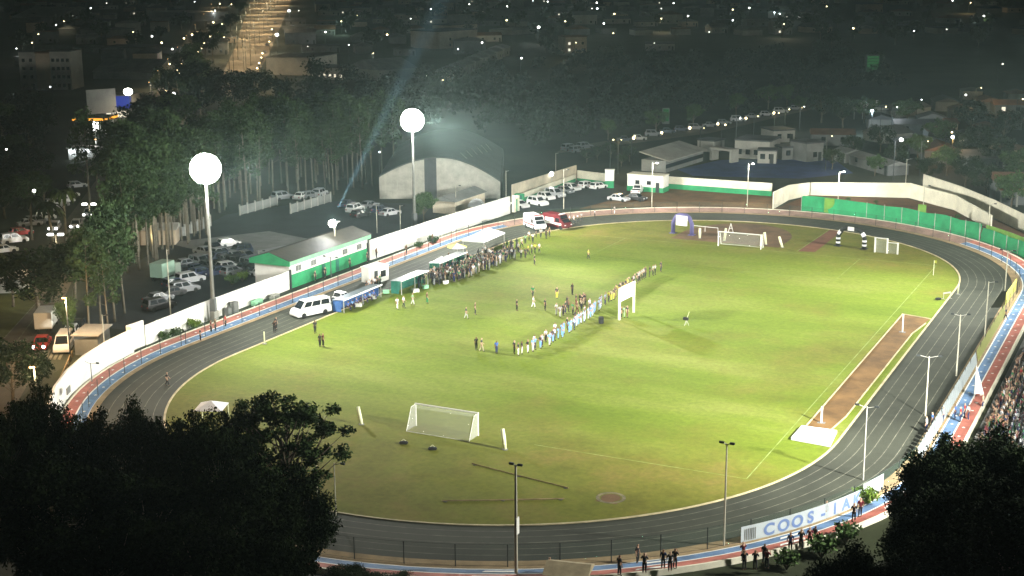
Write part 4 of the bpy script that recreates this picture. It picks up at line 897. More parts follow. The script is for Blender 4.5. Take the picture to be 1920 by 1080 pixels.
MB().box(-1.5, 2.0, -.2, 2.2, 0, 2.3).build('wall_body', M['white'], t); MB().box(-1.6, 2.1, -.3, 2.3, 2.3, 2.42).build('roof', M['white'], t); MB().box(.1, 1.3, -.24, -.21, .75, 1.7).build('window', M['glass'], t); MB().box(-1.35, -.55, -.24, -.21, 0, 1.95).build('door', M['darksteel'], t)
MB().box(-2.4, -2.3, -.2, 0, 0, 2.4).build('side_post', M['white'], t)
def canopy(name, lab, pts, h, m, peak=.5, cat='canopy'):
    c = Vector((sum(p[0] for p in pts)/len(pts), sum(p[1] for p in pts)/len(pts), 0)); t = thing(name, lab, cat, c); q = [(p[0]-c.x, p[1]-c.y) for p in pts]; n = len(q)
    MB().add([(p[0], p[1], h) for p in q] + [(p[0], p[1], h - .22) for p in q] + [(0, 0, h + peak), (0, 0, h - .1)], [(i, (i+1) % n, 2*n) for i in range(n)] + [(i, n+i, n+(i+1) % n, (i+1) % n) for i in range(n)] + [((i+1) % n + n, n+i, 2*n+1) for i in range(n)]).build('roof', m, t)
    for p in q: MB().tube([(p[0]*.95, p[1]*.95, 0), (p[0]*.95, p[1]*.95, h - .1)], .05, 6).build('leg', M['steel'], t)
    return t
Z = 2.5
canopy('white_canopy', 'big white canopy above the touchline crowd', gp((866, 450), (907, 453), (947, 436), (915, 427), z=Z), Z, M['canvas'], .35)
def parasol(lab, px, py, z, r, m1, m2):
    x, y = G(px, py, z); t = thing('parasol', lab, 'parasol', (x, y, 0)); n = 8
    v = [(r*math.cos(2*PI*i/n), r*math.sin(2*PI*i/n), z - .35) for i in range(n)]
    for k, m in ((0, m1), (1, m2)): MB().add(v + [(0, 0, z + .25)], [(i, (i+1) % n, n) for i in range(n) if i // 2 % 2 == k]).build('canopy', m, t)
    MB().tube([(0, 0, 0), (0, 0, z + .3)], .04, 6).build('pole', M['steel'], t); return t
parasol('yellow and white parasol just left of the big white canopy', 857, 459, 2.3, 1.7, M['yellow'], M['canvas'])
parasol('round white parasol above the dugout among the crowd', 828, 483, 2.1, 1.0, M['canvas'], M['canvas'])
for i, (px, py, c) in enumerate(((700, 560, 'white'), (672, 575, 'white'), (724, 550, 'palegreen'), (780, 548, 'white'), (798, 541, 'palegreen'), (836, 532, 'white'))):
    x, y = G(px, py); t = thing('cool_box', f'{"white" if c == "white" else "pale green"} box on the grass in front of the dugouts', 'box', (x, y, 0), .3*i, 'boxes before the dugouts', 'of its colour')
    MB().box(-.45, .45, -.25, .25, 0, .42).build('box_body', M[c], t, bevel=.04); MB().box(-.47, .47, -.27, .27, .425, .5).build('lid', M[c], t, bevel=.02)
x, y = G(1862, 545); t = thing('tent_flag', 'white pointed flag standing on the painted bank by the crowd', 'flag', (*G(1826, 752), 0))
MB().tube([(0, 0, 0), (0, 0, 4.2)], .05, 6).build('pole', M['steel'], t); MB().add([(0, 0, 4.1), (.0, .06, .9), (1.0, .0, .9), (0, -.03, 4.1), (.0, 0.03, .9), (1.0, -.03, .9)], [(0, 1, 2), (5, 4, 3), (1, 4, 5, 2)]).build('flag', M['canvas'], t)
x, y = G(1070, 1078); t = thing('ticket_hut', 'small hut with a pale tan roof at the bottom edge', 'hut', (x + .5, y - 1.5, 0), .2)
MB().box(-1.4, 1.4, -1.1, 1.1, 0, 1.2).build('wall_body', M['rust'], t); MB().gable(0, 0, 1.2, 2.8, 2.2, .6).build('roof', mat('tan_roof', (.36, .30, .19), .8, .3, 1.0), t)
x, y = G(398, 797); t = thing('white_gazebo', 'small white gazebo on the grass partly hidden by the foreground trees', 'gazebo', (x, y, 0), .4)
MB().add([(-1.5, -1.5, 2.0), (1.5, -1.5, 2.0), (1.5, 1.5, 2.0), (-1.5, 1.5, 2.0), (0, 0, 2.7)], [(0, 1, 4), (1, 2, 4), (2, 3, 4), (3, 0, 4), (3, 2, 1, 0)]).build('roof', M['canvas'], t)
for sx in (-1.4, 1.4):
    for sy in (-1.4, 1.4): MB().tube([(sx, sy, 0), (sx, sy, 2.0)], .06, 6).build('leg', M['pad'], t)
# ================================================================== PEOPLE (facing local +y)
def person_proto(pose):
    J = {'pelvis': ((0, 0, .93), .125), 'waist': ((0, 0, 1.08), .115), 'chest': ((0, .01, 1.28), .135), 'neckb': ((0, -.01, 1.44), .075), 'neck': ((0, .01, 1.52), .052), 'head': ((0, .03, 1.61), .088), 'crown': ((0, .015, 1.70), .080),
         'nose': ((0, .13, 1.62), .018)}
    B = [('pelvis', 'waist'), ('waist', 'chest'), ('chest', 'neckb'), ('neckb', 'neck'), ('neck', 'head'), ('head', 'crown'), ('head', 'nose')]
    arms = {'stand': ((.25, -.02, 1.15), (.26, .06, .90)), 'walk': ((.25, -.12, 1.16), (.24, .02, .95)), 'back': ((.30, -.10, 1.17), (.12, -.17, 1.0)), 'wide': ((.42, .0, 1.27), (.62, .05, 1.22)), 'up': ((.34, .06, 1.52), (.30, .12, 1.78)), 'sit': ((.26, .06, .78), (.20, .28, .62)), 'cam': ((.28, .10, 1.18), (.12, .28, 1.42))}
    sit = pose == 'sit'
    if sit:
        for k in J: p, r = J[k]; J[k] = ((p[0], p[1], p[2] - .42), r)
    dz = -.42 if sit else 0
    for s, n in ((1, 'r'), (-1, 'l')):
        el, wr = arms[pose]
        if pose == 'walk' and s < 0: el, wr = (.25, .04, 1.15), (.23, .22, .97)
        J['sh'+n] = ((s*.185, -.01, 1.40 + dz), .062); J['el'+n] = ((s*el[0], el[1], el[2]), .043); J['wr'+n] = ((s*wr[0], wr[1], wr[2]), .030)
        d = (Vector(wr) - Vector(el)).normalized(); pm = Vector(wr) + d*.07; J['pa'+n] = ((s*pm.x, pm.y, pm.z), .036)
        u = d.cross(Vector((1, 0, 0))); u = u.normalized() if u.length > .1 else Vector((0, 1, 0))
        B += [('neckb', 'sh'+n), ('sh'+n, 'el'+n), ('el'+n, 'wr'+n), ('wr'+n, 'pa'+n)]
        for k, (o, ln) in enumerate(((-.030, .075), (-.010, .09), (.010, .085), (.030, .065))):
            a = pm + d*.035 + u*o; b = a + d*ln*.5; c = b + (d*.7 + Vector((-.5, .15, 0))).normalized()*ln*.45
            J[f'f{k}{n}'] = ((s*b.x, b.y, b.z), .009); J[f'g{k}{n}'] = ((s*c.x, c.y, c.z), .008); B += [('pa'+n, f'f{k}{n}'), (f'f{k}{n}', f'g{k}{n}')]
        a = pm + u*.055; J['th'+n] = ((s*a.x, a.y, a.z), .010); b = a + d*.045; J['tt'+n] = ((s*b.x, b.y, b.z), .009); B += [('pa'+n, 'th'+n), ('th'+n, 'tt'+n)]
        J['ear'+n] = ((s*.098, .015, 1.625 + dz), .018); B += [('head', 'ear'+n)]
        st = {'walk': .24*s}.get(pose, .03*s)
        if sit: J['hip'+n] = ((s*.09, .0, .50), .095); J['kn'+n] = ((s*.11, .42, .50), .065); J['an'+n] = ((s*.11, .40, .09), .042); J['to'+n] = ((s*.12, .56, .04), .036)
        else: J['hip'+n] = ((s*.09, 0, .88), .095); J['kn'+n] = ((s*.10, st*.55 + .03, .49), .063); J['an'+n] = ((s*.105, st - .02, .09), .042); J['to'+n] = ((s*.115, st + .15, .038), .036)
        B += [('pelvis', 'hip'+n), ('hip'+n, 'kn'+n), ('kn'+n, 'an'+n), ('an'+n, 'to'+n)]
    keys = list(J); me = bpy.data.meshes.new('p'); me.from_pydata([J[k][0] for k in keys], [(keys.index(a), keys.index(b)) for a, b in B], [])
    o = bpy.data.objects.new('p', me); COL.objects.link(o); md = o.modifiers.new('s', 'SKIN'); me.update()
    for i, k in enumerate(keys):
        r = J[k][1]; sv = me.skin_vertices[0].data[i]; sv.radius = (r*1.25, r*.85) if k in ('pelvis', 'waist', 'chest') else (r, r); sv.use_root = (k == 'pelvis')
    ss = o.modifiers.new('d', 'SUBSURF'); ss.levels = 1; ss.render_levels = 1
    dg = bpy.context.evaluated_depsgraph_get(); dg.update(); bm_ = bpy.data.meshes.new_from_object(o.evaluated_get(dg)); bpy.data.objects.remove(o)
    bm_.polygons.foreach_set('use_smooth', [True]*len(bm_.polygons)); bm_.materials.clear(); bm_.materials.append(M['skin'])
    V = np.array([v.co[:] for v in bm_.vertices]); Nn = np.array([v.normal[:] for v in bm_.vertices]); best = np.full(len(V), 1e9); lab = np.zeros(len(V), int); par = np.zeros(len(V))
    for bi, (a, b) in enumerate(B):
        A = np.array(J[a][0]); D = np.array(J[b][0]) - A; t = np.clip(((V - A) @ D)/(D @ D), 0, 1); dist = np.linalg.norm(V - A - t[:, None]*D, axis=1)
        w = dist < best; best[w] = dist[w]; lab[w] = bi; par[w] = t[w]
    def part(name, pick, off, m):
        sel = np.array([pick(B[lab[i]], par[i], V[i]) for i in range(len(V))]); idx = -np.ones(len(V), int); vs = []; fs = []
        for p in bm_.polygons:
            if all(sel[i] for i in p.vertices):
                f = []
                for i in p.vertices:
                    if idx[i] < 0: idx[i] = len(vs); vs.append(V[i] + Nn[i]*off)
                    f.append(int(idx[i]))
                fs.append(f)
        n_ = bpy.data.meshes.new(name); n_.from_pydata([tuple(v) for v in vs], [], fs); n_.polygons.foreach_set('use_smooth', [True]*len(fs)); n_.materials.append(m); return n_
    shirt = part('shirt', lambda b, t, v: b[0] in ('waist', 'chest') or b == ('pelvis', 'waist') or b[0] == 'neckb' and b[1].startswith('sh') or b[0].startswith('sh') and t < .75, .016, M['cloth'])
    trou = part('trousers', lambda b, t, v: b == ('pelvis', 'waist') and t < .7 or b[0] == 'pelvis' and b[1].startswith('hip') or b[0].startswith('hip') or b[0].startswith('kn') and t < .85, .013, M['cloth'])
    hair = part('hair', lambda b, t, v: b == ('head', 'crown') and (t > .55 or v[1] < .0) or b[0] == 'head' and b[1] == 'crown' and v[1] < .01, .014, M['hair'])
    shoe = [part('shoe', lambda b, t, v: v[0]*s > 0 and (b[0].startswith('an') or b[0].startswith('kn') and t > .93), .008, M['tyre']) for s in (1, -1)]
    r = bpy.data.objects.new('person', bm_); COL.objects.link(r)
    for n_, m_ in (('shirt', shirt), ('trousers', trou), ('hair', hair), ('shoe', shoe[0]), ('shoe', shoe[1])):
        if len(m_.polygons): k = bpy.data.objects.new(n_, m_); COL.objects.link(k); k.parent = r
    return r
POSE = {k: person_proto(k) for k in ('stand', 'walk', 'back', 'wide', 'up', 'sit', 'cam')}
CLO = {'white': (.78, .78, .78), 'pale grey': (.45, .46, .47), 'black': (.015, .015, .018), 'dark': (.035, .035, .04), 'whitish': (.42, .53, .72), 'pale blue': (.16, .34, .70), 'blue': (.05, .14, .45), 'yellow': (.65, .58, .08), 'green': (.03, .22, .08), 'pale green': (.30, .50, .30),
       'red': (.48, .04, .04), 'brown': (.16, .09, .05), 'navy': (.02, .03, .09), 'beige': (.45, .38, .26), 'maroon': (.15, .02, .03)}
SK = [(.42, .26, .17), (.30, .17, .10), (.16, .085, .05), (.50, .33, .23)]
pr_ = random.Random(11)
def person(loc, rz, pose, top, bot, label, group=None, tail='', z=0.0, scale=1.0, dim=1.0):  # dim darkens skin and top, standing in for weaker light
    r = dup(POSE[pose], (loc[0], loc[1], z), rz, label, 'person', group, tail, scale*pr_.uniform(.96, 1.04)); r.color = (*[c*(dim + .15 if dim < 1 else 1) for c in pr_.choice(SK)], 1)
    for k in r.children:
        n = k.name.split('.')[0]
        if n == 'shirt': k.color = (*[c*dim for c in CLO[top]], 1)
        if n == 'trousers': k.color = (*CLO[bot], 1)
    return r
# the lined-up teams
pth = [(972, 667), (985, 663), (1008, 655), (1030, 647), (1050, 634), (1068, 622), (1085, 611), (1103, 597), (1118, 584), (1135, 570), (1150, 560), (1166, 549), (1185, 538), (1200, 527), (1214, 520), (1228, 515)]
pw = [G(*p) for p in pth]; sg = [math.dist(pw[i], pw[i+1]) for i in range(len(pw)-1)]; TT = sum(sg)
def along(f):
    d = TT*f
    for i, l in enumerate(sg):
        if d <= l: return (pw[i][0] + (pw[i+1][0]-pw[i][0])*d/l, pw[i][1] + (pw[i+1][1]-pw[i][1])*d/l)
        d -= l
    return pw[-1]
NL_ = 60
for i in range(NL_):
    f = i/(NL_-1); x, y = along(f); x += pr_.uniform(-.25, .25); u = pr_.random()
    if f < .05: top, bot = 'black', 'white'
    elif f < .17: top, bot = ('pale blue', 'dark', 'whitish', 'pale blue')[i % 4], ('dark', 'pale blue', 'dark', 'pale grey')[i % 4]
    elif f < .50: top, bot = ('pale blue' if u < .6 else 'whitish'), ('pale blue' if u < .5 else 'navy' if u < .7 else 'whitish')
    elif f < .60: top, bot = 'whitish', ('whitish' if u < .4 else 'navy')
    elif f < .82: top, bot = ('yellow' if u < .5 else 'dark' if u < .8 else 'beige'), ('dark' if u < .6 else 'yellow')
    else: top, bot = ('dark' if u < .6 else 'pale grey'), ('dark' if u < .7 else 'black')
    person((x, y), -PI/2 + .1 + pr_.uniform(-.3, .3) + (PI if f > .1 and u < .12 else 0), ('back', 'stand', 'back', 'stand', 'wide' if pr_.random() < .4 else 'stand')[i % 5], top, bot, f'person in {top} top, {bot} trousers, in the pitch line', 'people lined up across the pitch', 'of such a pair')
    if i % 4 == 1 and f < .55:
        person((x - .9, y + pr_.uniform(-.4, .4)), -PI/2 + pr_.uniform(-.4, .4), 'stand', 'white' if u < .5 else 'dark', 'dark', f'{"white" if u < .5 else "dark"} topped person one step behind the pitch line', 'people behind the line', 'of such tops')
for (px, py), tp, bt, ps in zip([(1073, 553), (1063, 577), (1080, 573), (1087, 572), (1091, 574), (1094, 571), (1097, 573), (1043, 591), (1050, 595), (1060, 588), (1066, 585), (1074, 590), (1082, 587), (1044, 560), (1056, 592), (1090, 582)],
      ['black', 'black', 'dark', 'black', 'black', 'dark', 'black', 'white', 'pale grey', 'dark', 'brown', 'green', 'brown', 'dark', 'dark', 'beige'], ['black', 'dark', 'maroon', 'dark', 'black', 'beige', 'black', 'pale grey', 'pale grey', 'navy', 'dark', 'dark', 'maroon', 'yellow', 'black', 'dark'], ['stand', 'cam', 'stand', 'cam', 'stand', 'cam', 'stand', 'stand', 'walk', 'stand', 'cam', 'stand', 'walk', 'stand', 'stand', 'cam']):
    person(G(px, py), pr_.uniform(-2.2, -1), ps, tp, bt, f'person in {tp} top, {bt} trousers, facing the pitch line', 'group before the line of players', 'of such a pair')
ind = [((969, 583), 'black', 'black', 'stand', 'person all in black standing alone left of the group on the pitch'), ((999, 558), 'green', 'dark', 'walk', 'person in green top standing alone highest above the group'), ((1000, 577), 'white', 'white', 'walk', 'person all in white standing between two dark figures'), ((1022, 582), 'black', 'black', 'stand', 'person all in black just right of the white clad one'),
       ((1103, 486), 'yellow', 'dark', 'walk', 'person in yellow top walking alone on the upper pitch'), ((1002, 497), 'dark', 'dark', 'stand', 'person in dark clothes alone on the grass beside the touchline crowd'), ((1239, 510), 'dark', 'dark', 'stand', 'person in dark clothes alone beyond the far end of the line'),
       ((1165, 597), 'dark', 'black', 'stand', 'dark clothed person under the white board, left one'), ((1176, 595), 'dark', 'brown', 'stand', 'dark clothed person under the white board, right one'), ((1170, 596), 'pale green', 'pale green', 'stand', 'pale clothed person between two dark ones under the white board'),
       ((874, 598), 'dark', 'pale grey', 'walk', 'person with dark top and pale trousers walking on the left pitch'), ((891, 590), 'brown', 'dark', 'stand', 'person in brown top beside a white marker on the left pitch'), ((893, 656), 'black', 'black', 'stand', 'person all in black left of the near end of the line'), ((903, 659), 'dark', 'beige', 'walk', 'person with dark top and beige trousers near the line end'), ((931, 663), 'blue', 'navy', 'stand', 'person in blue top standing just left of the line end'),
       ((600, 650), 'black', 'black', 'stand', 'black clothed person in a pair below the minibus'), ((606, 650), 'maroon', 'black', 'stand', 'maroon topped person in a pair below the minibus'), ((591, 625), 'dark', 'black', 'stand', 'dark clothed person on the inner kerb below the minibus'), ((745, 580), 'white', 'white', 'walk', 'person all in white jogging in front of the blue dugout'),
       ((757, 577), 'white', 'dark', 'walk', 'person in white top and dark trousers jogging in front of the dugouts'), ((774, 572), 'pale green', 'white', 'walk', 'person in pale green top jogging in front of the dugouts'), ((801, 569), 'brown', 'green', 'stand', 'person in brown top standing on the grass before the green dugout'),
       ((314, 724), 'black', 'dark', 'walk', 'person in black running alone on the dark track of the left bend'), ((518, 618), 'dark', 'black', 'stand', 'dark person standing on the track left of the minibus'), ((515, 624), 'black', 'black', 'cam', 'dark person holding something on the track left of the minibus'),
       ((376, 640), 'dark', 'black', 'stand', 'dark person standing by the fence left of the left mast'), ((396, 624), 'maroon', 'black', 'stand', 'maroon topped person standing by the fence at the left mast'), ((404, 622), 'brown', 'black', 'stand', 'brown topped person standing by the fence at the left mast'), ((423, 614), 'red', 'black', 'stand', 'red topped person standing by the fence right of the left mast'),
       ((1195, 1058), 'black', 'black', 'stand', 'black clothed person on the sand at the bottom of the near bend'), ((1548, 972), 'black', 'dark', 'stand', 'dark person standing before the lettered banner'), ((1885, 600), 'navy', 'navy', 'walk', 'dark blue clothed person walking on the right sand strip'), ((1030, 1082), 'navy', 'blue', 'stand', 'person in navy top with white cap beside the tan hut'), ((1115, 410), 'white', 'dark', 'stand', 'person in white top on the kerb right of the rescue truck crowd'), ((1152, 402), 'white', 'white', 'stand', 'person all in white on the empty far track')]
for p, tp, bt, ps, lb in ind: person(G(*p), pr_.uniform(-2.5, -.6), ps, tp, bt, lb, 'people on the pitch and track', None)
# onlookers on the painted bank at the bottom
for px, py, tp, bt in [(q[0], q[1], pr_.choice(('black', 'dark', 'navy', 'maroon')), pr_.choice(('black', 'dark'))) for q in ((1243, 1077), (1256, 1082), (1265, 1076), (1393, 1062), (1432, 1068), (1437, 1077), (1481, 1044), (1501, 1040), (1517, 1034), (1527, 1031), (1161, 1090), (1208, 1086), (1600, 985), (1612, 975), (1395, 1080), (1415, 1079))]:
    x, y = G(px, py); r_ = math.hypot(x, max(0, abs(y) - HA)) - RI; person((x, y), pr_.uniform(-.6, .9), pr_.choice(('stand', 'stand', 'cam')), tp, bt, f'onlooker in {tp} top, {bt} trousers, on the near painted bank', 'onlookers on the near painted bank', 'of such a pair', z=max(0, min(.46, bz(r_))) if r_ > 8.8 else 0)
# guards on the left bank
for px, py in ((706, 487), (762, 481), (811, 460)):
    x, y = G(px, py); person((x, y), -PI/2, 'stand', 'brown', 'dark', 'person in brown on the painted bank below the white wall', 'people on the left bank', 'of three', z=.3)
for px, py in ((565, 525), (647, 503), (600, 520), (690, 492)):
    person((-50.4, G(px, py)[1]), -PI/2, 'stand', 'dark', 'dark', 'dark figure leaning at the green wall of the building', 'people at the green building', 'of four')
# touchline crowd
TOPS = ['white', 'pale grey', 'dark', 'black', 'pale green', 'green', 'beige', 'dark', 'brown', 'navy', 'black', 'dark']
cr_lo = [(770, 549), (800, 540), (845, 533), (880, 520), (912, 510), (950, 492), (985, 486)]
def lo(px):
    for (a, b), (c, d) in zip(cr_lo, cr_lo[1:]):
        if a <= px <= c: return b + (d - b)*(px - a)/(c - a)
    return cr_lo[-1][1]
n = 0; used = []
while n < 82:
    px = pr_.triangular(775, 985, 880); py = lo(px) - abs(pr_.gauss(0, 11)) - (4 if px < 850 else 0)
    x, y = G(px, py)
    if any((x-a)**2 + (y-b)**2 < .30 for a, b in used): continue
    used.append((x, y)); n += 1; tp = pr_.choice(TOPS); bt = pr_.choice(['dark', 'black', 'navy', 'beige', 'pale grey'])
    person((x, y), -PI/2 + pr_.uniform(-1.2, 1.2), pr_.choice(('stand', 'stand', 'walk', 'cam', 'back')), tp, bt, f'spectator in {tp} top, {bt} trousers, in the touchline crowd', 'touchline crowd', 'among those')
for (px, py), tp in zip(((962, 470), (978, 465), (985, 458), (992, 451), (999, 455), (1005, 446), (1014, 447), (1024, 443), (990, 478), (997, 476), (1003, 475), (1011, 474), (985, 484), (972, 474), (1060, 424), (1068, 420), (1076, 421), (1083, 418), (1090, 415), (1053, 424), (1046, 428), (1024, 448), (1030, 444)), ['dark', 'white', 'pale green', 'white', 'white', 'dark', 'white', 'dark', 'yellow', 'white', 'yellow', 'white', 'dark', 'pale grey', 'white', 'white', 'pale grey', 'white', 'pale grey', 'dark', 'dark', 'black', 'brown']):
    person(G(px, py), pr_.uniform(-2.4, -.4), pr_.choice(('stand', 'walk')), tp, 'dark', f'{tp} topped person standing between crowd and rescue truck', 'loose group by the rescue truck', 'of that colour')
for i in range(7):
    x, y = G(655 + 8*i, 582 - 3.6*i); person((x - .2, y), -PI/2 - .1, 'sit', ('blue', 'pale blue', 'blue', 'navy')[i % 4], 'navy', f'{("blue", "pale blue", "blue", "navy")[i % 4]} shirted person sitting in the blue dugout', 'people in the blue dugout', 'in it')
for i in range(6):
    x, y = G(700 + 5*i, 551 - 2.4*i); person((x - 1.5, y + .6), -PI/2, 'stand', ('dark', 'pale grey', 'black', 'white', 'dark', 'green')[i], 'dark', f'{("dark", "pale grey", "black", "white", "dark", "green")[i]} topped person near the white cabin behind the dugouts', 'people near the white cabin', 'of that colour')
# seated and standing crowd on the right terrace
TC = ['pale grey', 'maroon', 'green', 'dark', 'navy', 'brown', 'dark', 'maroon', 'beige', 'red', 'green', 'black', 'green', 'white']
n = 0; rest = []
for k in range(1, 10):
    x = 49.6 + .8*k + .45; y = -52.0
    while y < 24:
        y += pr_.choice((.58, .62, .7, .75, 1.3))
        px, py = PX(x, y, TERR(x) + .5)
        if px > 1935 or py > 1000 or px < 1500: continue
        if py > 850 and pr_.random() < .5: continue
        st = pr_.random() < .45; ps = pr_.choice(('stand', 'up', 'back')) if st else 'sit'; rz = PI/2 + pr_.uniform(-.4, .4)
        if n >= 82 or py > 815 or k > 5 and pr_.random() < .5 or px > 1918: rest.append((x, y, TERR(x), rz, ps)); continue
        n += 1; tp = pr_.choice(TC); bt = pr_.choice(('dark', 'navy', 'beige'))
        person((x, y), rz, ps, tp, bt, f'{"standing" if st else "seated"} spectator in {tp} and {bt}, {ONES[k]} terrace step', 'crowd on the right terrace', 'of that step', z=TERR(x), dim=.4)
def crowd_mesh(R):                         # everyone else on the terrace, as one mass
    vs = []; fs = []; o = 0; bb = {}
    for (x, y, z, rz, ps) in R:
        for ob in [POSE[ps]] + list(POSE[ps].children):
            me = ob.data; co = np.empty(len(me.vertices)*3); me.vertices.foreach_get('co', co); co = co.reshape(-1, 3); c, s_ = math.cos(rz), math.sin(rz)
            vs.append(np.stack([x + c*co[:, 0] - s_*co[:, 1], y + s_*co[:, 0] + c*co[:, 1], z + co[:, 2]], 1)); fs += [tuple(i + o for i in p.vertices) for p in me.polygons]; o += len(co)
    me = bpy.data.meshes.new('crowd'); me.from_pydata(np.concatenate(vs).tolist(), [], fs); m, nt, b_ = _nt('crowd_clothes_dimmed'); ge = nt.nodes.new('ShaderNodeNewGeometry'); r_ = nt.nodes.new('ShaderNodeValToRGB'); r_.color_ramp.interpolation = 'CONSTANT'
    cs = [tuple(c*.45 for c in CLO[k]) for k in ('pale grey', 'dark', 'maroon', 'green', 'navy', 'dark', 'brown', 'black', 'black', 'beige')]; e = r_.color_ramp.elements  # clothes darkened so the massed crowd looks dimly lit
    while len(e) < len(cs): e.new(.5)
    for i, c in enumerate(cs): e[i].position = i/len(cs); e[i].color = (*c, 1)
    nt.links.new(ge.outputs['Random Per Island'], r_.inputs['Fac']); nt.links.new(r_.outputs['Color'], b_.inputs['Base Color']); me.materials.append(m); return stuff(put('crowd', me))
for i in range(165):
    px = pr_.triangular(780, 985, 890); x, y = G(px, lo(px) - 2 - abs(pr_.gauss(3, 11)))
    if all((x-a)**2 + (y-b)**2 > .12 for a, b in used): used.append((x, y)); rest.append((x, y, 0, -PI/2 + pr_.uniform(-1.2, 1.2), pr_.choice(('stand', 'walk', 'back', 'cam'))))
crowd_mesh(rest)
# a few at the rail below the crowd
for i, (px, py) in enumerate(((1760, 800), (1768, 795), (1790, 790), (1800, 795), (1808, 788), (1815, 792), (1842, 770), (1747, 806), (1736, 815))):
    tp = ('navy', 'white', 'blue', 'red', 'red', 'white', 'beige', 'blue', 'white')[i]; person(G(px, py), PI/2, 'stand', tp, 'navy', f'{tp} topped person leaning over the bank below the terrace', 'people at the near end of the terrace', 'of that colour', z=.2)
for k in POSE: drop(POSE[k])
# ================================================================== TREES
def leafmesh(clusters, n, size, seed, flat=.75, name='crown', asp=.55):
    r = np.random.default_rng(seed); C = np.array(clusters, float); w = C[:, 3]**2; cnt = np.maximum(6, (n*w/w.sum()).astype(int)); ctr = np.repeat(C, cnt, 0); k = len(ctr)
    d = r.normal(size=(k, 3)); d /= np.linalg.norm(d, axis=1)[:, None]; rad = (r.random(k)**.5*np.where(r.random(k) < .12, 1.25, 1))[:, None]; p = ctr[:, :3] + d*rad*ctr[:, 3:4]*np.array([1, 1, flat])
    a = r.normal(size=(k, 3)); a /= np.linalg.norm(a, axis=1)[:, None]; b = np.cross(a, r.normal(size=(k, 3))); b /= np.linalg.norm(b, axis=1)[:, None]
    s = (size*(.6 + .8*r.random(k)))[:, None]; V = np.stack([p - a*s*.5, p + b*s*asp*.5, p + a*s*.5, p - b*s*asp*.5], 1).reshape(-1, 3)
    me = bpy.data.meshes.new(name); me.vertices.add(4*k); me.vertices.foreach_set('co', V.ravel().astype(np.float32)); me.loops.add(4*k); me.loops.foreach_set('vertex_index', np.arange(4*k, dtype=np.int32))
    me.polygons.add(k); me.polygons.foreach_set('loop_start', np.arange(0, 4*k, 4, dtype=np.int32)); me.polygons.foreach_set('loop_total', np.full(k, 4, np.int32)); me.update(calc_edges=True); me.validate(); return me
def broad_tree(h, cr, seed, leaves, size, lm, bare=.35, bark='bark', n=40, crat=.24, top=.5):
    """forked trunk with limbs; leaf clumps fill an uneven crown"""
    q = random.Random(seed); t = bpy.data.objects.new('tree', None); COL.objects.link(t); mb = MB(); tr = .024*h; zc = h*(bare + 1)/2; rz_ = h*(1 - bare)/2
    lobes = [(q.uniform(0, 6.28), q.uniform(-.5, .9), q.uniform(.74, 1.04)) for _ in range(7)]
    mb.tube([(0, 0, 0), (q.uniform(-.2, .2), q.uniform(-.2, .2), h*bare), (q.uniform(-.4, .4), q.uniform(-.4, .4), h*.74)], [tr, tr*.7, tr*.25], 8); cl = []
    for i in range(n):
        u = 1 - 2*(i + .5)/n; a = i*2.39996 + q.uniform(-.5, .5); k = q.uniform(.30, 1.0)**.6
        la, lu, lk = min(lobes, key=lambda l: abs(math.atan2(math.sin(a - l[0]), math.cos(a - l[0]))) + abs(u - l[1])); k *= lk
        w = math.sqrt(max(0, 1 - u*u))*(1.0 if u < top else .92); e = (cr*k*w*math.cos(a), cr*k*w*math.sin(a), zc + rz_*.93*k*u)
        r_ = cr*crat*q.uniform(.7, 1.25); cl.append((*e, r_)); zb = max(h*bare*.8, min(h*.74, e[2] - w*cr*.75 - q.uniform(0, .14*h))); mb.tube([(0, 0, zb), (e[0]*.55, e[1]*.55, zb + (e[2]-zb)*.42), e], [tr*.17, tr*.10, tr*.03], 5)
        for j in range(2): cl.append((e[0] + q.uniform(-1, 1)*r_*.8, e[1] + q.uniform(-1, 1)*r_*.8, e[2] + q.uniform(-.7, .7)*r_, r_*q.uniform(.4, .6)))
    mb.build('trunk', M[bark], t, smooth=True); me = leafmesh(cl, leaves, size, seed, .85); me.materials.append(lm); put('crown', me, t); return t
def tall_tree(h, seed, leaves, lm, cr=2.2, bare=.45):
    q = random.Random(seed); t = bpy.data.objects.new('grove_tree', None); COL.objects.link(t); mb = MB(); bx_, by_ = q.uniform(-.5, .5), q.uniform(-.5, .5)
    mb.tube([(0, 0, 0), (bx_*.4, by_*.4, h*.5), (bx_, by_, h*.97)], [.19, .13, .03], 7); cl = [(bx_, by_, h*.95, cr*.5)]
    for i in range(13):
        f = (i + .5)/13; z = h*(bare + (.93 - bare)*f); a = i*2.4; L = cr*(.95 - .5*f)*q.uniform(.6, 1.15); e = (bx_*z/h + L*math.cos(a), by_*z/h + L*math.sin(a), z + L*.45); mb.tube([(bx_*z/h, by_*z/h, z - .3), e], [.05, .015], 5); cl.append((*e, cr*.42*q.uniform(.7, 1.2)))
    mb.build('trunk', M['palebark'], t, smooth=True); me = leafmesh(cl, leaves, .55, seed, 1.1); me.materials.append(lm); put('crown', me, t); return t
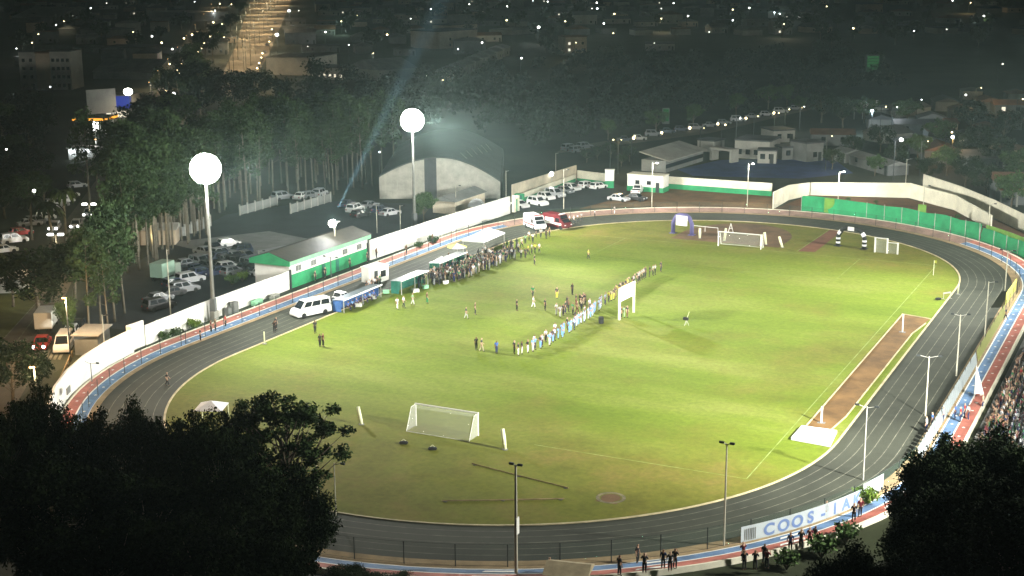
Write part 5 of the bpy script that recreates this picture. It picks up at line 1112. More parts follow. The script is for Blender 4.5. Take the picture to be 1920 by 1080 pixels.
def palm(h, seed, lm):
    q = random.Random(seed); t = bpy.data.objects.new('palm_tree', None); COL.objects.link(t)
    MB().tube([(0, 0, 0), (.1, .05, h*.5), (.25, .1, h)], [.26, .2, .17], 8).build('trunk', M['palebark'], t, smooth=True); mb = MB()
    for i in range(17):
        a = i*2.4; L = q.uniform(2.6, 3.4); up = q.uniform(.2, 1.3); P = []
        for j in range(7):
            f = j/6; P.append(Vector((.25 + L*f*math.cos(a)*(.6 + .4*math.cos(f)), .1 + L*f*math.sin(a)*(.6 + .4*math.cos(f)), h + up*math.sin(f*2.2) - 1.9*f*f)))
        n_ = Vector((-math.sin(a), math.cos(a), 0))
        for j in range(6):
            w0, w1 = .42*math.sin(.4 + 2.6*j/6), .42*math.sin(.4 + 2.6*(j+1)/6); dn = Vector((0, 0, -.16))
            mb.add([P[j], P[j+1], P[j+1] + n_*w1 + dn, P[j] + n_*w0 + dn, P[j+1] - n_*w1 + dn, P[j] - n_*w0 + dn], [(0, 1, 2, 3), (1, 0, 5, 4)])
    mb.build('crown', lm, t); return t
def bush(h, r_, seed, n, lm, size=.3):
    t = bpy.data.objects.new('shrub', None); COL.objects.link(t); q = random.Random(seed); mb = MB(); cl = []
    for i in range(9):
        a = i*2.4; e = (r_*.6*math.cos(a)*q.uniform(.4, 1), r_*.6*math.sin(a)*q.uniform(.4, 1), h*q.uniform(.35, .8)); mb.tube([(0, 0, 0), e], [.05, .02], 5); cl.append((*e, r_*.45))
    mb.build('stem', M['bark'], t); me = leafmesh(cl, n, size, seed); me.materials.append(lm); put('crown', me, t); return t
# --- foreground trees, close to the viewer
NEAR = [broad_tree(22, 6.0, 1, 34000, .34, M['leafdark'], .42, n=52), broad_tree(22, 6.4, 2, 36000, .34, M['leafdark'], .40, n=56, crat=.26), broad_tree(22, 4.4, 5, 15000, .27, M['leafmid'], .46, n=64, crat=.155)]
for t in NEAR: t.location = (0, -3000, 0)
def near(k, px, py, dist, lab, wide=1.0, rz=0.0):
    x, y, z = AT(px, py, dist); s = z/22.0; r = dup(NEAR[k], (x, y, 0), rz, lab, 'tree', 'dark trees in the foreground', None); r.scale = (wide, wide, s); return r
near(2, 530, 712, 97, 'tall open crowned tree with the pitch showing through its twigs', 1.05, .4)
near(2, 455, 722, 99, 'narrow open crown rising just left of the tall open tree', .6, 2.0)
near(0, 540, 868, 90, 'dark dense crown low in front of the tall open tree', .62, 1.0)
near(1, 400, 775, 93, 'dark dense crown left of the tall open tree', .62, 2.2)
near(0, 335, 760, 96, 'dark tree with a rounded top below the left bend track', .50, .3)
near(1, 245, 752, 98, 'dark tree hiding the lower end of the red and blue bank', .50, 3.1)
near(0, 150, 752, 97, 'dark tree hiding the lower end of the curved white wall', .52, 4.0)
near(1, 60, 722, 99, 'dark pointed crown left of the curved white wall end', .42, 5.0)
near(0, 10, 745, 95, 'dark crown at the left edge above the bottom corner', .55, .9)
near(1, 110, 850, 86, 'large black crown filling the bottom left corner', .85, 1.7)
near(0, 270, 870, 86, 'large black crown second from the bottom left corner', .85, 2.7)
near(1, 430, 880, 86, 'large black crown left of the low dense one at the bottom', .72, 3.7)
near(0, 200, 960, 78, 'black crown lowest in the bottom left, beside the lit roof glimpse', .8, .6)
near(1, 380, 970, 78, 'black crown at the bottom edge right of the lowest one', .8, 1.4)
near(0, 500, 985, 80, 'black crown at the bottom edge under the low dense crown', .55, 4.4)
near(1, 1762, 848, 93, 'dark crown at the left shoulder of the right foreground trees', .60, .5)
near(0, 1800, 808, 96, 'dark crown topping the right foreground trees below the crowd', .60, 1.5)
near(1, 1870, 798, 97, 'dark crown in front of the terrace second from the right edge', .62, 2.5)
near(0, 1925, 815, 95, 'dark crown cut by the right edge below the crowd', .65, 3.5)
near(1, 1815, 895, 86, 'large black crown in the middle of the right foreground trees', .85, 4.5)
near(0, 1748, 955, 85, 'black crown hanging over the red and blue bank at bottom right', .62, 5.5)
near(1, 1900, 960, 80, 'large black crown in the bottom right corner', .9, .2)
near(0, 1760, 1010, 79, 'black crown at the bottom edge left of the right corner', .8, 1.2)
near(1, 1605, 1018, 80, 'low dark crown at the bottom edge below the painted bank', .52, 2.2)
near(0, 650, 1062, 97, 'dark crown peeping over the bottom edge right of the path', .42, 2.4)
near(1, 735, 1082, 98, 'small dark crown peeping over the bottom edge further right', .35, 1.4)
for t in NEAR: drop(t)
# --- grove of tall thin trees behind the car park
GR = [tall_tree(17, 20 + i, 1700, M['leafgrove'], 2.9, (.38, .46, .5, .32)[i]) for i in range(4)]
gr_ = random.Random(5); spots = []
def place(poly_f, n, mind):
    c = 0; tries = 0
    while c < n and tries < 5000:
        tries += 1; x, y = poly_f()
        if all((x-a)**2 + (y-b)**2 > mind**2 for a, b in spots): spots.append((x, y)); c += 1; yield x, y
def gA():
    while True:
        s = gr_.random(); x, y = -70 - 10*s + gr_.uniform(-17, 1) - 10*s, -36 + 62*s; px, py = PX(x, y)
        if px > 238 + max(0, (420 - py)*.1): return x, y
def gB(): s = gr_.random(); y = 26 + 62*s; return -98 + 10*s + gr_.uniform(-22, 1), y
for x, y in place(gA, 72, 1.7):
    px, py = PX(x, y); dup(gr_.choice(GR), (x, y, 0), gr_.uniform(0, 6), 'tall thin tree in the grove by the left street', 'tree', 'tall trees of the near grove', 'in that grove part', gr_.uniform(.85, 1.1))
for x, y in place(gB, 66, 2.3): dup(gr_.choice(GR), (x, y, 0), gr_.uniform(0, 6), 'tall thin tree in the hazy grove behind the court', 'tree', 'tall trees of the far grove', 'in that grove part', gr_.uniform(.9, 1.15))
for i, (px, py, s) in enumerate(((206, 620, .9), (232, 606, .95), (185, 640, .85), (250, 590, .9), (222, 640, .7))):
    x, y = G(px, py); dup(GR[i % 4], (x - 1.5, y, 0), i, 'leafy tall tree right behind the curved white wall', 'tree', 'trees behind the curved wall', 'of those behind it', s)
for t in GR: drop(t)
# --- middle trees
MID = [broad_tree(9, 3.6, 31 + i, 3200, .42, M[('leafmid', 'leafdark', 'leafmid')[i]], .3, n=18, crat=.32) for i in range(3)]
def mid(k, px, py, h, lab, wide=1.0, rz=0.0, grp='scattered trees', tail=None, at=None):
    x, y = at or G(px, py); r = dup(MID[k], (x, y, 0), rz, lab, 'tree', grp, tail); r.scale = (wide*h/9, wide*h/9, h/9); return r
mid(0, 795, 418, 6.2, 'leafy green tree behind the long white wall between mast and hangar', 1.05)
mid(1, 75, 600, 9.5, 'broad dark tree beside the street at the left edge', 1.5, 1); mid(1, 25, 575, 8, 'dark tree above the white kiosk at the left edge', 1.2, 2); mid(1, 140, 560, 9, 'dark tree overhanging the street right of the broad one', 1.2, 3)
mid(1, 25, 765, 8.0, 'dark tree in the lower left corner of the street', 1.2, 4); mid(1, 70, 745, 5.0, 'smaller dark tree beside the kerb rail of the street', 1.0, 5); mid(0, 130, 640, 6.0, 'dark leafy tree at the kerb behind the parked van', .7, 2.5)
mid(0, 84, 385, 6.5, 'small tree glowing yellow green under a street lamp', .9, 1); x, y = G(84, 385)
tr_ = random.Random(9)
for i, (px, py, h) in enumerate(((150, 505, 5), (188, 512, 6), (225, 455, 8), (248, 420, 10), (215, 540, 8), (172, 540, 6), (250, 480, 10), (266, 430, 11))):
    mid(i % 3, px, py, h, 'leafy tree between the left street and the tall grove', 1.1, i, 'trees between street and grove', 'of that belt')
for i, (px, py, h) in enumerate(((20, 330, 10), (60, 300, 12), (60, 345, 9), (30, 370, 9), (5, 270, 12), (50, 250, 12), (70, 268, 11), (10, 410, 8), (55, 395, 8), (285, 305, 11), (270, 280, 13), (300, 260, 13), (330, 270, 14), (380, 232, 14), (340, 215, 14), (375, 190, 14), (372, 168, 13), (415, 215, 14), (440, 222, 14), (480, 205, 13), (360, 130, 12), (385, 105, 13), (410, 85, 12), (432, 60, 12), (450, 30, 12), (465, 6, 12), (352, 160, 13), (320, 190, 12))):
    mid(1 if i % 4 else 0, px, py, h, 'dark leafy tree near the lit avenue and its side road', 1.25, i, 'dark trees near the avenue', 'of those')
for i, (px, py, h) in enumerate(((1640, 330, 5), (1680, 318, 6), (1740, 345, 6), (1775, 330, 7), (1810, 352, 7), (1850, 372, 7), (1895, 395, 8), (1600, 300, 6), (1560, 318, 5), (1720, 305, 7), (1800, 300, 7), (1870, 320, 8), (1905, 345, 8), (1840, 295, 8), (1650, 285, 7), (1760, 280, 8), (1880, 270, 9), (1820, 250, 9), (1700, 235, 8), (1580, 240, 9), (1540, 230, 9), (1620, 232, 8))):
    mid(1 if i % 3 else 2, px, py, h, 'dark tree beyond the far right walls', 1.15, i, 'dark trees beyond the far right walls', 'of those')
for i, (px, py, h) in enumerate(((1380, 215, 7), (1440, 205, 8), (1475, 198, 7), (1500, 215, 6), (1140, 262, 6), (1230, 250, 7), (1300, 238, 7))):
    mid(2 if i % 2 else 0, px, py, h, 'tree beside the lit back road behind the school', 1.1, i, 'trees by the back road', 'of those')
for i, (px, py, h) in enumerate(((1120, 300, 3.5), (1145, 296, 4), (1100, 305, 3.5), (1180, 303, 4), (1165, 312, 3))):
    mid(1, px, py, h, 'low dark tree in the lot behind the entrance gap', 1.2, i, 'low trees behind the entrance', 'of those')
for t in MID: drop(t)
PALM = [palm(8, 41, M['leafmid']), palm(7, 42, M['leafdark'])]
for i, (px, py, s) in enumerate(((205, 380, 1.2), (222, 372, 1.15), (188, 395, 1), (100, 470, 1.1), (125, 455, 1.1), (60, 450, 1), (245, 350, 1.2), (400, 120, 1.2), (412, 100, 1.2))):
    x, y = G(px, py); dup(PALM[i % 2], (x, y, 0), i*1.3, 'palm tree with drooping fronds beside the left street' if py > 200 else 'palm tree with drooping fronds beside the far avenue', 'palm', 'palms along the street', 'of those', s)
for t in PALM: drop(t)
BU = [bush(1.3, 1.1, 51, 350, M['leafmid'], .28), bush(1.6, 1.4, 52, 420, M['leaflight'], .3)]
for k, px, py, s, lab in ((0, 330, 636, 1.1, 'dark shrub at the foot of the curved wall'), (0, 308, 640, .9, 'small shrub left of the one below the curved wall'), (1, 365, 618, .9, 'dry orange green shrub at the foot of the left mast'), (0, 785, 467, .9, 'grey green shrub by the long white wall, left one'), (0, 812, 458, 1.1, 'grey green shrub by the long white wall, right one'),
      (1, 1625, 945, 1.0, 'bright yellow green bush glowing beside the lettered banner'), (1, 455, 528, 1.0, 'light green shrub behind the wall left of the green building'), (0, 435, 535, 1.2, 'dark shrub behind the wall near the left mast'), (0, 1590, 378, .6, 'dark potted shrub on the slope above the shade cloth, left one'), (0, 1642, 383, .6, 'dark potted shrub on the slope above the shade cloth, middle one'),
      (0, 1795, 412, .7, 'dark shrub on the slope at the right end of the shade cloth'), (0, 1645, 410, .7, 'small dark shrub in front of the shade cloth'), (0, 1752, 420, .7, 'dark shrub against the shade cloth further right'), (0, 1540, 1046, 1.4, 'dark shrub on the bank beside the red band'), (0, 1585, 1020, 1.4, 'dark shrub on the bank further right beside the red band'), (0, 1475, 1068, 1.2, 'dark shrub below the four onlookers on the bank')):
    x, y = G(px, py); dup(BU[k], (x, y, 0), px*.1, lab, 'shrub', 'shrubs', None, s)
for t in BU: drop(t)
# --- wooded belt beyond the stadium: one mass
def inside(p, poly):
    c = False; n = len(poly)
    for i in range(n):
        (x0, y0), (x1, y1) = poly[i], poly[i-1]
        if (y0 > p[1]) != (y1 > p[1]) and p[0] < (x1 - x0)*(p[1] - y0)/(y1 - y0) + x0: c = not c
    return c
belt = [(470, 232), (560, 165), (700, 160), (870, 165), (960, 118), (1120, 108), (1300, 108), (1500, 92), (1640, 110), (1700, 165), (1560, 185), (1490, 190), (1300, 228), (1120, 262), (1030, 282), (960, 282), (700, 300), (560, 232)]
wr = random.Random(13); cl = []
while len(cl) < 620:
    px, py = wr.uniform(460, 1710), 90 + 215*wr.random()
    if not inside((px, py), belt): continue
    if 700 < px < 1000 and py > 255: continue
    x, y = G(px, py); h = wr.uniform(5, 11) if px < 1000 else wr.uniform(4, 8); R_ = wr.uniform(2.5, 4.6)
    for j in range(3): cl.append((x + wr.uniform(-2, 2), y + wr.uniform(-2, 2), h*wr.uniform(.45, .85), R_*wr.uniform(.6, 1)))
me = leafmesh(cl, 52000, 1.15, 61, .8, 'woodland'); me.materials.append(M['wood']); stuff(put('woodland', me))
# ================================================================== TOWN
hr = random.Random(21); TAKEN = []
WM = {'grey': 'wallgrey', 'pale': 'wallpale', 'sand coloured': 'wallwarm', 'tan': 'wallwarm', 'dark': 'walldark'}; RM = {'rusty': 'rust', 'dark': 'darkroof', 'grey': 'roofgrey'}
def house(x, y, w, d, h, rz, wc, rc, style, label, grp=None, tail=None, wins=3, lit=0, name='house', cat='house'):
    t = thing(name, label, cat, (x, y, 0), rz, grp, tail)
    MB().box(-w/2, w/2, -d/2, d/2, 0, h).build('wall', M[WM[wc]], t)
    if style == 'gable': MB().gable(0, 0, h, w, d, d*.18).build('roof', M[RM[rc]], t)
    elif style == 'hip': MB().hip(0, 0, h, w, d, d*.17).build('roof', M[RM[rc]], t)
    else:
        MB().box(-w/2 - .15, w/2 + .15, -d/2 - .15, d/2 + .15, h, h + .35).build('roof', M[RM[rc]], t)
    for i in range(wins):
        u = -w/2 + w*(i + .6)/(wins + .2)
        for fl in range(max(1, int(h/3.2))): MB().box(u - .55, u + .55, -d/2 - .05, -d/2 - .003, 1.0 + 3*fl, 2.2 + 3*fl).build('window', M['winlit' if i < lit else 'glass'], t)
    if wins: MB().box(w/2 - 1.5, w/2 - .6, -d/2 - .06, -d/2 - .004, 0, 2.1).build('door', M['darksteel'], t)
    return t
def front(px0, py0, px1, py1, h=None, topy=None, d=8.0, wc='grey', rc='dark', style='flat', label='', wins=3, lit=0, name='building', cat='building', grp=None):
    a, b = G(px0, py0), G(px1, py1); l, rz, c = seg(a, b); h = h or HT((px0, py0), topy); nx, ny = -math.sin(rz), math.cos(rz)
    TAKEN.append((c[0] + nx*d/2, c[1] + ny*d/2, max(l, d)*.6)); return house(c[0] + nx*d/2, c[1] + ny*d/2, l, d, h, rz, wc, rc, style, label, grp, None, wins, lit, name, cat)
# school beyond the far cream wall
x0, y0 = G(1248, 324); x1, y1 = G(1318, 302); l, rz, c = seg((x0, y0), (x1, y1))
t = thing('school_block', 'long pale building with a big sloping roof left of the school court', 'school building', (c[0], c[1], 0), rz)
MB().box(-l/2, l/2, 0, 6.0, 0, 2.6).build('wall', M['wallgrey'], t); MB().add([(-l/2 - .4, -.9, 2.55), (l/2 + .4, -.9, 2.55), (l/2 + .4, 6.4, 4.2), (-l/2 - .4, 6.4, 4.2), (-l/2 - .4, -.9, 2.75), (l/2 + .4, -.9, 2.75), (l/2 + .4, 6.4, 4.4), (-l/2 - .4, 6.4, 4.4)], [(4, 5, 6, 7), (3, 2, 1, 0), (0, 1, 5, 4), (1, 2, 6, 5), (2, 3, 7, 6), (3, 0, 4, 7)]).build('roof', M['wallpale'], t)
MB().box(-l/2, l/2, -.06, -.01, .9, 1.8).build('window_band', M['glass'], t)
front(1307, 283, 1338, 286, topy=263, d=5, wc='pale', label='pale cube shaped block behind the long sloping school roof', wins=0, name='school_block', cat='school building')
t = thing('school_portal', 'white portal frame opening onto the blue school court', 'portal', (*G(1334, 300), 0), seg(G(1334, 300), G(1371, 305))[1]); l = seg(G(1334, 300), G(1371, 305))[0]
for s in (0, l): MB().box(s - .35, s + .35, -.3, 2.2, 0, 2.6).build('post', M['wallpale'], t)
MB().box(-.35, l + .35, -.35, 2.25, 2.6, 3.1).build('lintel', M['wallpale'], t)
front(1377, 296, 1442, 300, topy=263, d=9, wc='pale', label='wide pale school block with flat dark roof right of the portal', wins=4, name='school_block', cat='school building')
front(1420, 306, 1455, 307, topy=283, d=4, wc='pale', label='small white school building with two dark doors before the wide block', wins=2, name='school_block', cat='school building')
front(1450, 268, 1490, 266, topy=246, d=7, wc='pale', label='pale school block standing furthest back under dark trees', wins=2, name='school_block', cat='school building')
front(1512, 304, 1543, 301, topy=270, d=6, wc='grey', label='grey school block at the right end of the blue court', wins=1, name='school_block', cat='school building')
front(1466, 300, 1508, 298, topy=278, d=5, wc='grey', label='low grey school wing between the small white building and the right block', wins=2, name='school_block', cat='school building')
front(1592, 308, 1664, 330, h=2.2, d=5, wc='dark', rc='grey', style='gable', label='long low building with a grey roof above the cream wall', wins=3)
front(1560, 300, 1585, 306, h=2.2, d=5, wc='grey', rc='grey', style='gable', label='small grey roofed building left of the long low one', wins=1)
# brick house at the right edge
x, y = G(1905, 378); t = house(x, y, 9, 8, 4.4, .3, 'dark', 'rusty', 'gable', 'red brick house with white pillars at the right edge', None, None, 2)
for k in range(3): MB().box(-4 + 3*k - .15, -4 + 3*k + .15, -6.2, -5.9, 0, 3.2).build('pillar', M['wallpale'], t)
MB().box(-4.4, 4.4, -6.4, -4.05, 3.2, 3.4).build('porch_roof', M['brick'], t)
# left upper landmark buildings
front(40, 168, 70, 168, topy=98, d=12, wc='pale', label='left pale wing of the tall apartment house in the upper left', wins=2, name='apartment_wing')
front(71, 168, 97, 168, topy=100, d=13, wc='sand coloured', rc='rusty', label='reddish stair tower between the pale apartment wings', wins=0, name='stair_tower')
front(98, 168, 136, 168, topy=97, d=12, wc='pale', label='right pale wing of the tall apartment house in the upper left', wins=4, name='apartment_wing')
front(175, 148, 290, 150, topy=135, d=25, wc='grey', rc='grey', style='gable', label='wide grey gabled warehouse right of the apartment house', wins=0, name='warehouse', cat='warehouse')
front(190, 110, 275, 110, topy=90, d=22, wc='dark', rc='dark', label='dark flat warehouse with a bluish front above the gabled one', wins=3, name='warehouse', cat='warehouse')
front(22, 42, 100, 46, topy=32, d=40, wc='grey', rc='grey', style='gable', label='pale gabled hall in the top left corner', wins=0, name='warehouse', cat='warehouse')
front(150, 68, 200, 70, topy=55, d=22, wc='grey', rc='dark', label='grey flat building in the upper left beyond the apartment house', wins=2)
front(280, 36, 365, 40, topy=22, d=30, wc='grey', rc='grey', label='long grey hall left of the top end of the side road', wins=0, name='warehouse', cat='warehouse')
# middle buildings
front(500, 140, 585, 142, topy=108, d=24, wc='pale', rc='grey', label='large pale hall right beside the lower end of the avenue', wins=0, name='warehouse', cat='warehouse')
front(583, 148, 655, 151, topy=126, d=12, wc='pale', rc='dark', label='pale building with a row of lit windows behind the wood', wins=7, lit=6)
front(658, 142, 708, 142, topy=124, d=10, wc='grey', rc='dark', label='low grey building right of the one with lit windows', wins=2)
front(712, 152, 782, 146, topy=132, d=20, wc='pale', rc='grey', style='gable', label='pale green gabled hall in the middle behind the wood', wins=0, name='warehouse', cat='warehouse')
front(784, 158, 835, 157, topy=140, d=12, wc='grey', rc='dark', label='grey building under a white lamp right of the gabled hall', wins=2)
front(845, 62, 895, 58, topy=48, d=14, wc='sand coloured', rc='dark', label='brownish building lit by a yellow patch in the upper middle', wins=2)
front(825, 92, 895, 86, topy=60, d=20, wc='sand coloured', rc='dark', label='brownish hall below the yellow lit building in the upper middle', wins=2)
front(530, 55, 612, 56, topy=50, d=26, wc='grey', rc='grey', label='long low hall right of the upper avenue', wins=0, name='warehouse', cat='warehouse')
front(635, 27, 690, 27, topy=15, d=15, wc='pale', rc='dark', label='pale building with greenish front near the top edge', wins=4, lit=1)
for i in range(9):
    px = 838 + 13.5*i; py = 155 - 6.0*i; front(px, py, px + 11, py - 3.4, topy=py - 16, d=8, wc='pale', rc='grey', style='gable', label=f'pale terraced house, {ORD(i+1)} from the left of the stepped row behind the wood', wins=1, lit=1 if i < 2 else 0, name='terraced_house', cat='house', grp='stepped row of terraced houses')
front(960, 66, 1014, 62, topy=57, d=18, wc='pale', rc='grey', label='flat hall with a bright edge under a big white lamp at the top', wins=0, name='warehouse', cat='warehouse')
front(1060, 100, 1100, 99, topy=70, d=12, wc='sand coloured', rc='rusty', label='yellowish lit building in the upper middle above the wood', wins=3, lit=1)
front(1210, 95, 1265, 95, topy=82, d=12, wc='pale', rc='dark', label='pale building with a greenish lit end at the edge of the wood', wins=3)
front(1440, 34, 1478, 36, topy=22, d=18, wc='pale', rc='grey', label='white lit hall near the top right', wins=0, name='warehouse', cat='warehouse')
# blue-white stand roof at right
a, b = G(1602, 224), G(1665, 222); l, rz, c = seg(a, b); t = thing('lit_stand', 'pale blue white lit roof on the right beyond the school', 'roof stand', (*a, 0), rz)
MB().box(0, l, 0, 7, 2.6, 2.9).build('roof', M['white'], t); MB().box(0, l, 6.6, 7, 2.9, 4.6).build('back_board', M['white'], t)
for k in range(5): MB().box(l*k/4 - .1, l*k/4 + .1, .2, .4, 0, 2.6).build('post', M['steel'], t)
front(1668, 222, 1745, 214, h=2.2, d=8, wc='pale', rc='grey', style='gable', label='long pale roofed hall right of the blue white lit roof', wins=0, name='warehouse', cat='warehouse')
front(1662, 270, 1710, 266, h=2.4, d=9, wc='pale', rc='grey', style='gable', label='low building with a glaring white wall under a lamp on the right', wins=0)
front(1775, 254, 1795, 254, h=3.2, d=6, wc='sand coloured', rc='rusty', style='gable', label='small house with orange lit front on the right', wins=1, lit=1, name='house', cat='house')
x, y = G(1633, 150); t = thing('green_lit_tower', 'green lit louvred tower above the wood on the right', 'tower', (x, y, 0), .45)
MB().box(-2.4, 2.4, -2, 2, 0, 9.5).build('wall', M['walldark'], t)
for k in range(6): MB().box(-2.2, 2.2, -2.06, -2.01, 3.0 + k*1.05, 3.8 + k*1.05).build('louvre', M['greenglow'], t)
x, y = G(1248, 232); t = thing('green_lit_pylon', 'thin green lit sign pylon at the edge of the wood', 'sign pylon', (x, y, 0), .45); MB().box(-1, 1, -.5, .5, 0, 4.5).build('pylon_body', M['walldark'], t); MB().box(-.8, .8, -.55, -.51, .8, 4.2).build('panel', M['greenglow'], t)
# petrol station
a, b = G(138, 256), G(203, 256); l, rz, c = seg(a, b); t = thing('petrol_station', 'petrol station canopy with glowing orange edge in the upper left', 'petrol station', (*a, 0), rz)
MB().box(0, l, 0, 9, 4.2, 5.0).build('canopy', M['wallgrey'], t); MB().box(0, l, -.12, -.02, 4.3, 4.9).build('lit_edge', M['orangesign'], t); MB().box(l + .02, l + .12, 0, 9, 4.3, 4.9).build('lit_edge', M['orangesign'], t)
for fx in (.15, .55, .9):
    for fy in (1.5, 7): MB().box(l*fx - .25, l*fx + .25, fy, fy + .5, 0, 4.2).build('column', M['white'], t)
MB().obox(l*.6, 1.6, 1.2, 3.6, 1.2, .8).build('lit_totem', M['lampwhite'], t)
x, y = G(193, 228); t = thing('grey_billboard', 'slanted grey billboard above the petrol station', 'billboard', (x, y, 0), 1.1); MB().box(-4.4, 4.4, -.1, .1, 2.4, 9.5).build('board', M['wallpale'], t)
for s in (-3, 3): MB().box(s - .2, s + .2, .12, .4, 0, 9).build('post', M['steel'], t)
x, y = G(222, 222); t = thing('blue_shop_front', 'blue lit shop front behind the grey billboard', 'shop', (x, y, 0), rz); MB().box(-4.5, 4.5, 0, 8, 0, 7).build('wall', M['walldark'], t); MB().box(-4.2, 4.2, -.1, -.02, 3.0, 6.6).build('sign', M['bluesign'], t); MB().box(-3.5, 3.5, -.1, -.02, .4, 2.4).build('window', M['winlit'], t)
x, y = G(165, 297); t = thing('forecourt_kiosk', 'bright white forecourt kiosk below the orange edge', 'kiosk', (x, y, 0), rz); MB().box(-4, 4, -2, 2, 0, 2.6).build('wall', M['white'], t); MB().box(-4.4, 4.4, -2.4, 2.4, 2.6, 2.9).build('roof', M['wallpale'], t)
for s in (-3.0, .2): MB().ball((s, -2.6, 2.1), .5, 8, 6).build('lamp', M['lampcool'], t)
# rows of ordinary houses
def blocked(px, py):
    if abs(px - (518 - .51*py)) < 62 - .1*py and py < 190: return True
    if abs(px - (415 - .57*py)) < 46 - .1*py and py < 225: return True
    return False
rows = [(9, 46), (20, 52), (32, 56), (46, 60), (62, 66), (80, 72), (100, 80), (122, 90), (146, 104)]
ROWN = ['topmost', 'second', 'third', 'fourth', 'fifth', 'sixth', 'seventh', 'eighth', 'lowest']
for ri, (py, st) in enumerate(rows):
    px = hr.uniform(-10, 20)
    while px < 1915:
        px += st*hr.uniform(.55, 1.15); q = py + hr.uniform(-4, 4)
        if blocked(px, q) or q < 2: continue
        if py > 110 and px > 290: break
        if py > 70 and px > 940: break
        if px > 1480 and hr.random() < .55: continue
        x, y = G(px, q)
        if any((x-a)**2 + (y-b)**2 < (r_ + 9)**2 for a, b, r_ in TAKEN): continue
        TAKEN.append((x, y, 8)); w = hr.uniform(9, 19); d = hr.uniform(8, 13); h = hr.choice((3.0, 3.2, 3.4, 6.2)); wc = hr.choice(('grey', 'pale', 'tan', 'dark', 'grey', 'dark')); rc = hr.choice(('rusty', 'dark', 'grey', 'dark')); stl = hr.choice(('gable', 'hip', 'flat'))
        house(x, y, w, d, h, .62 + hr.choice((0, 0, PI/2)) + hr.uniform(-.05, .05), wc, rc, stl, f'{"two storey " if h > 5 else ""}{wc} house, {rc} {stl} roof, {ROWN[ri]} night town row', 'houses of the night town', 'of its kind', 2, 1 if hr.random() < .12 else 0)
for i, (px, py) in enumerate(((1560, 270), (1590, 262), (1625, 262), (1650, 240), (1715, 250), (1745, 238), (1760, 262), (1815, 272), (1835, 232), (1850, 258), (1885, 240), (1905, 262), (1868, 285), (1900, 300), (1800, 222), (1770, 205), (1850, 205), (1890, 212), (1720, 285), (1760, 300), (1838, 315), (1690, 292), (1905, 190), (1820, 185))):
    x, y = G(px, py); wc = hr.choice(('grey', 'dark', 'sand coloured', 'dark')); rc = hr.choice(('rusty', 'dark', 'grey')); stl = hr.choice(('gable', 'hip'))
    if any((x-a)**2 + (y-b)**2 < (r_ + 5)**2 for a, b, r_ in TAKEN): continue
    TAKEN.append((x, y, 5)); house(x, y, hr.uniform(7, 12), hr.uniform(6, 8), 2.8, hr.choice((.3, .3 + PI/2)), wc, rc, stl, f'{wc} house, {rc} {stl} roof, dark quarter on the right', 'houses of the right quarter', 'of its kind', 2, 1 if hr.random() < .2 else 0)
# trees among the houses
TT_ = [broad_tree(8, 3.8, 71 + i, 520, 1.0, M['leafdark'], .25, n=8, crat=.42) for i in range(2)]
n = 0
while n < 120:
    px, py = hr.uniform(0, 1915), hr.choice((hr.uniform(4, 60), hr.uniform(10, 115)))
    if blocked(px, py) or (py > 100 and px > 480): continue
    x, y = G(px, py)
    if any((x-a)**2 + (y-b)**2 < (r_ + 1)**2 for a, b, r_ in TAKEN): continue
    TAKEN.append((x, y, 3)); n += 1; dup(TT_[n % 2], (x, y, 0), hr.uniform(0, 6), 'small dark tree among the houses of the night town', 'tree', 'trees of the night town', 'of those', hr.uniform(.8, 1.5))
for t in TT_: drop(t)
# street lamps and lit points of the town
WHITE = [(5, 2), (170, 15), (137, 30), (105, 47), (72, 64), (31, 91), (195, 1), (200, 6), (285, 68), (303, 80), (323, 92), (94, 163), (282, 160), (392, 22), (412, 7), (403, 20), (365, 3), (577, 87), (654, 84), (726, 65), (789, 50), (808, 17), (906, 22), (951, 12), (950, 38), (904, 80), (859, 92), (850, 95), (799, 141), (670, 29), (770, 35),
         (999, 1), (1020, 2), (1027, 3), (1031, 87), (978, 109), (1120, 16), (1110, 16), (1119, 5), (1152, 26), (1132, 44), (1171, 33), (1240, 16), (1263, 6), (1374, 18), (1405, 15), (1374, 38), (1227, 81), (1119, 119), (1150, 62), (1388, 222), (1462, 26), (1475, 31), (1498, 32), (1600, 53), (1666, 72), (1714, 58), (1775, 55), (1786, 1), (1661, 200), (1682, 201), (1728, 187), (1738, 229), (1811, 178), (1918, 186), (1508, 200), (712, 285), (178, 322), (12, 280), (137, 310), (610, 60), (705, 112), (560, 20), (1330, 60), (1550, 12), (1845, 30), (1700, 20), (1880, 120), (1290, 30), (1060, 40), (880, 8)]
BIG = [(519, 65), (1010, 51), (325, 176), (542, 20), (1690, 262), (240, 172)]
WARM = [(348, 86), (371, 97), (383, 81), (394, 68), (408, 61), (420, 70), (360, 65), (371, 60), (355, 108), (340, 120), (332, 132), (315, 148), (318, 120), (345, 72), (400, 42), (428, 34), (492, 100), (490, 108), (505, 78), (510, 55), (486, 118), (482, 128), (1150, 262), (1190, 255), (1785, 248), (1320, 240), (1360, 234), (1460, 212), (1421, 218)]
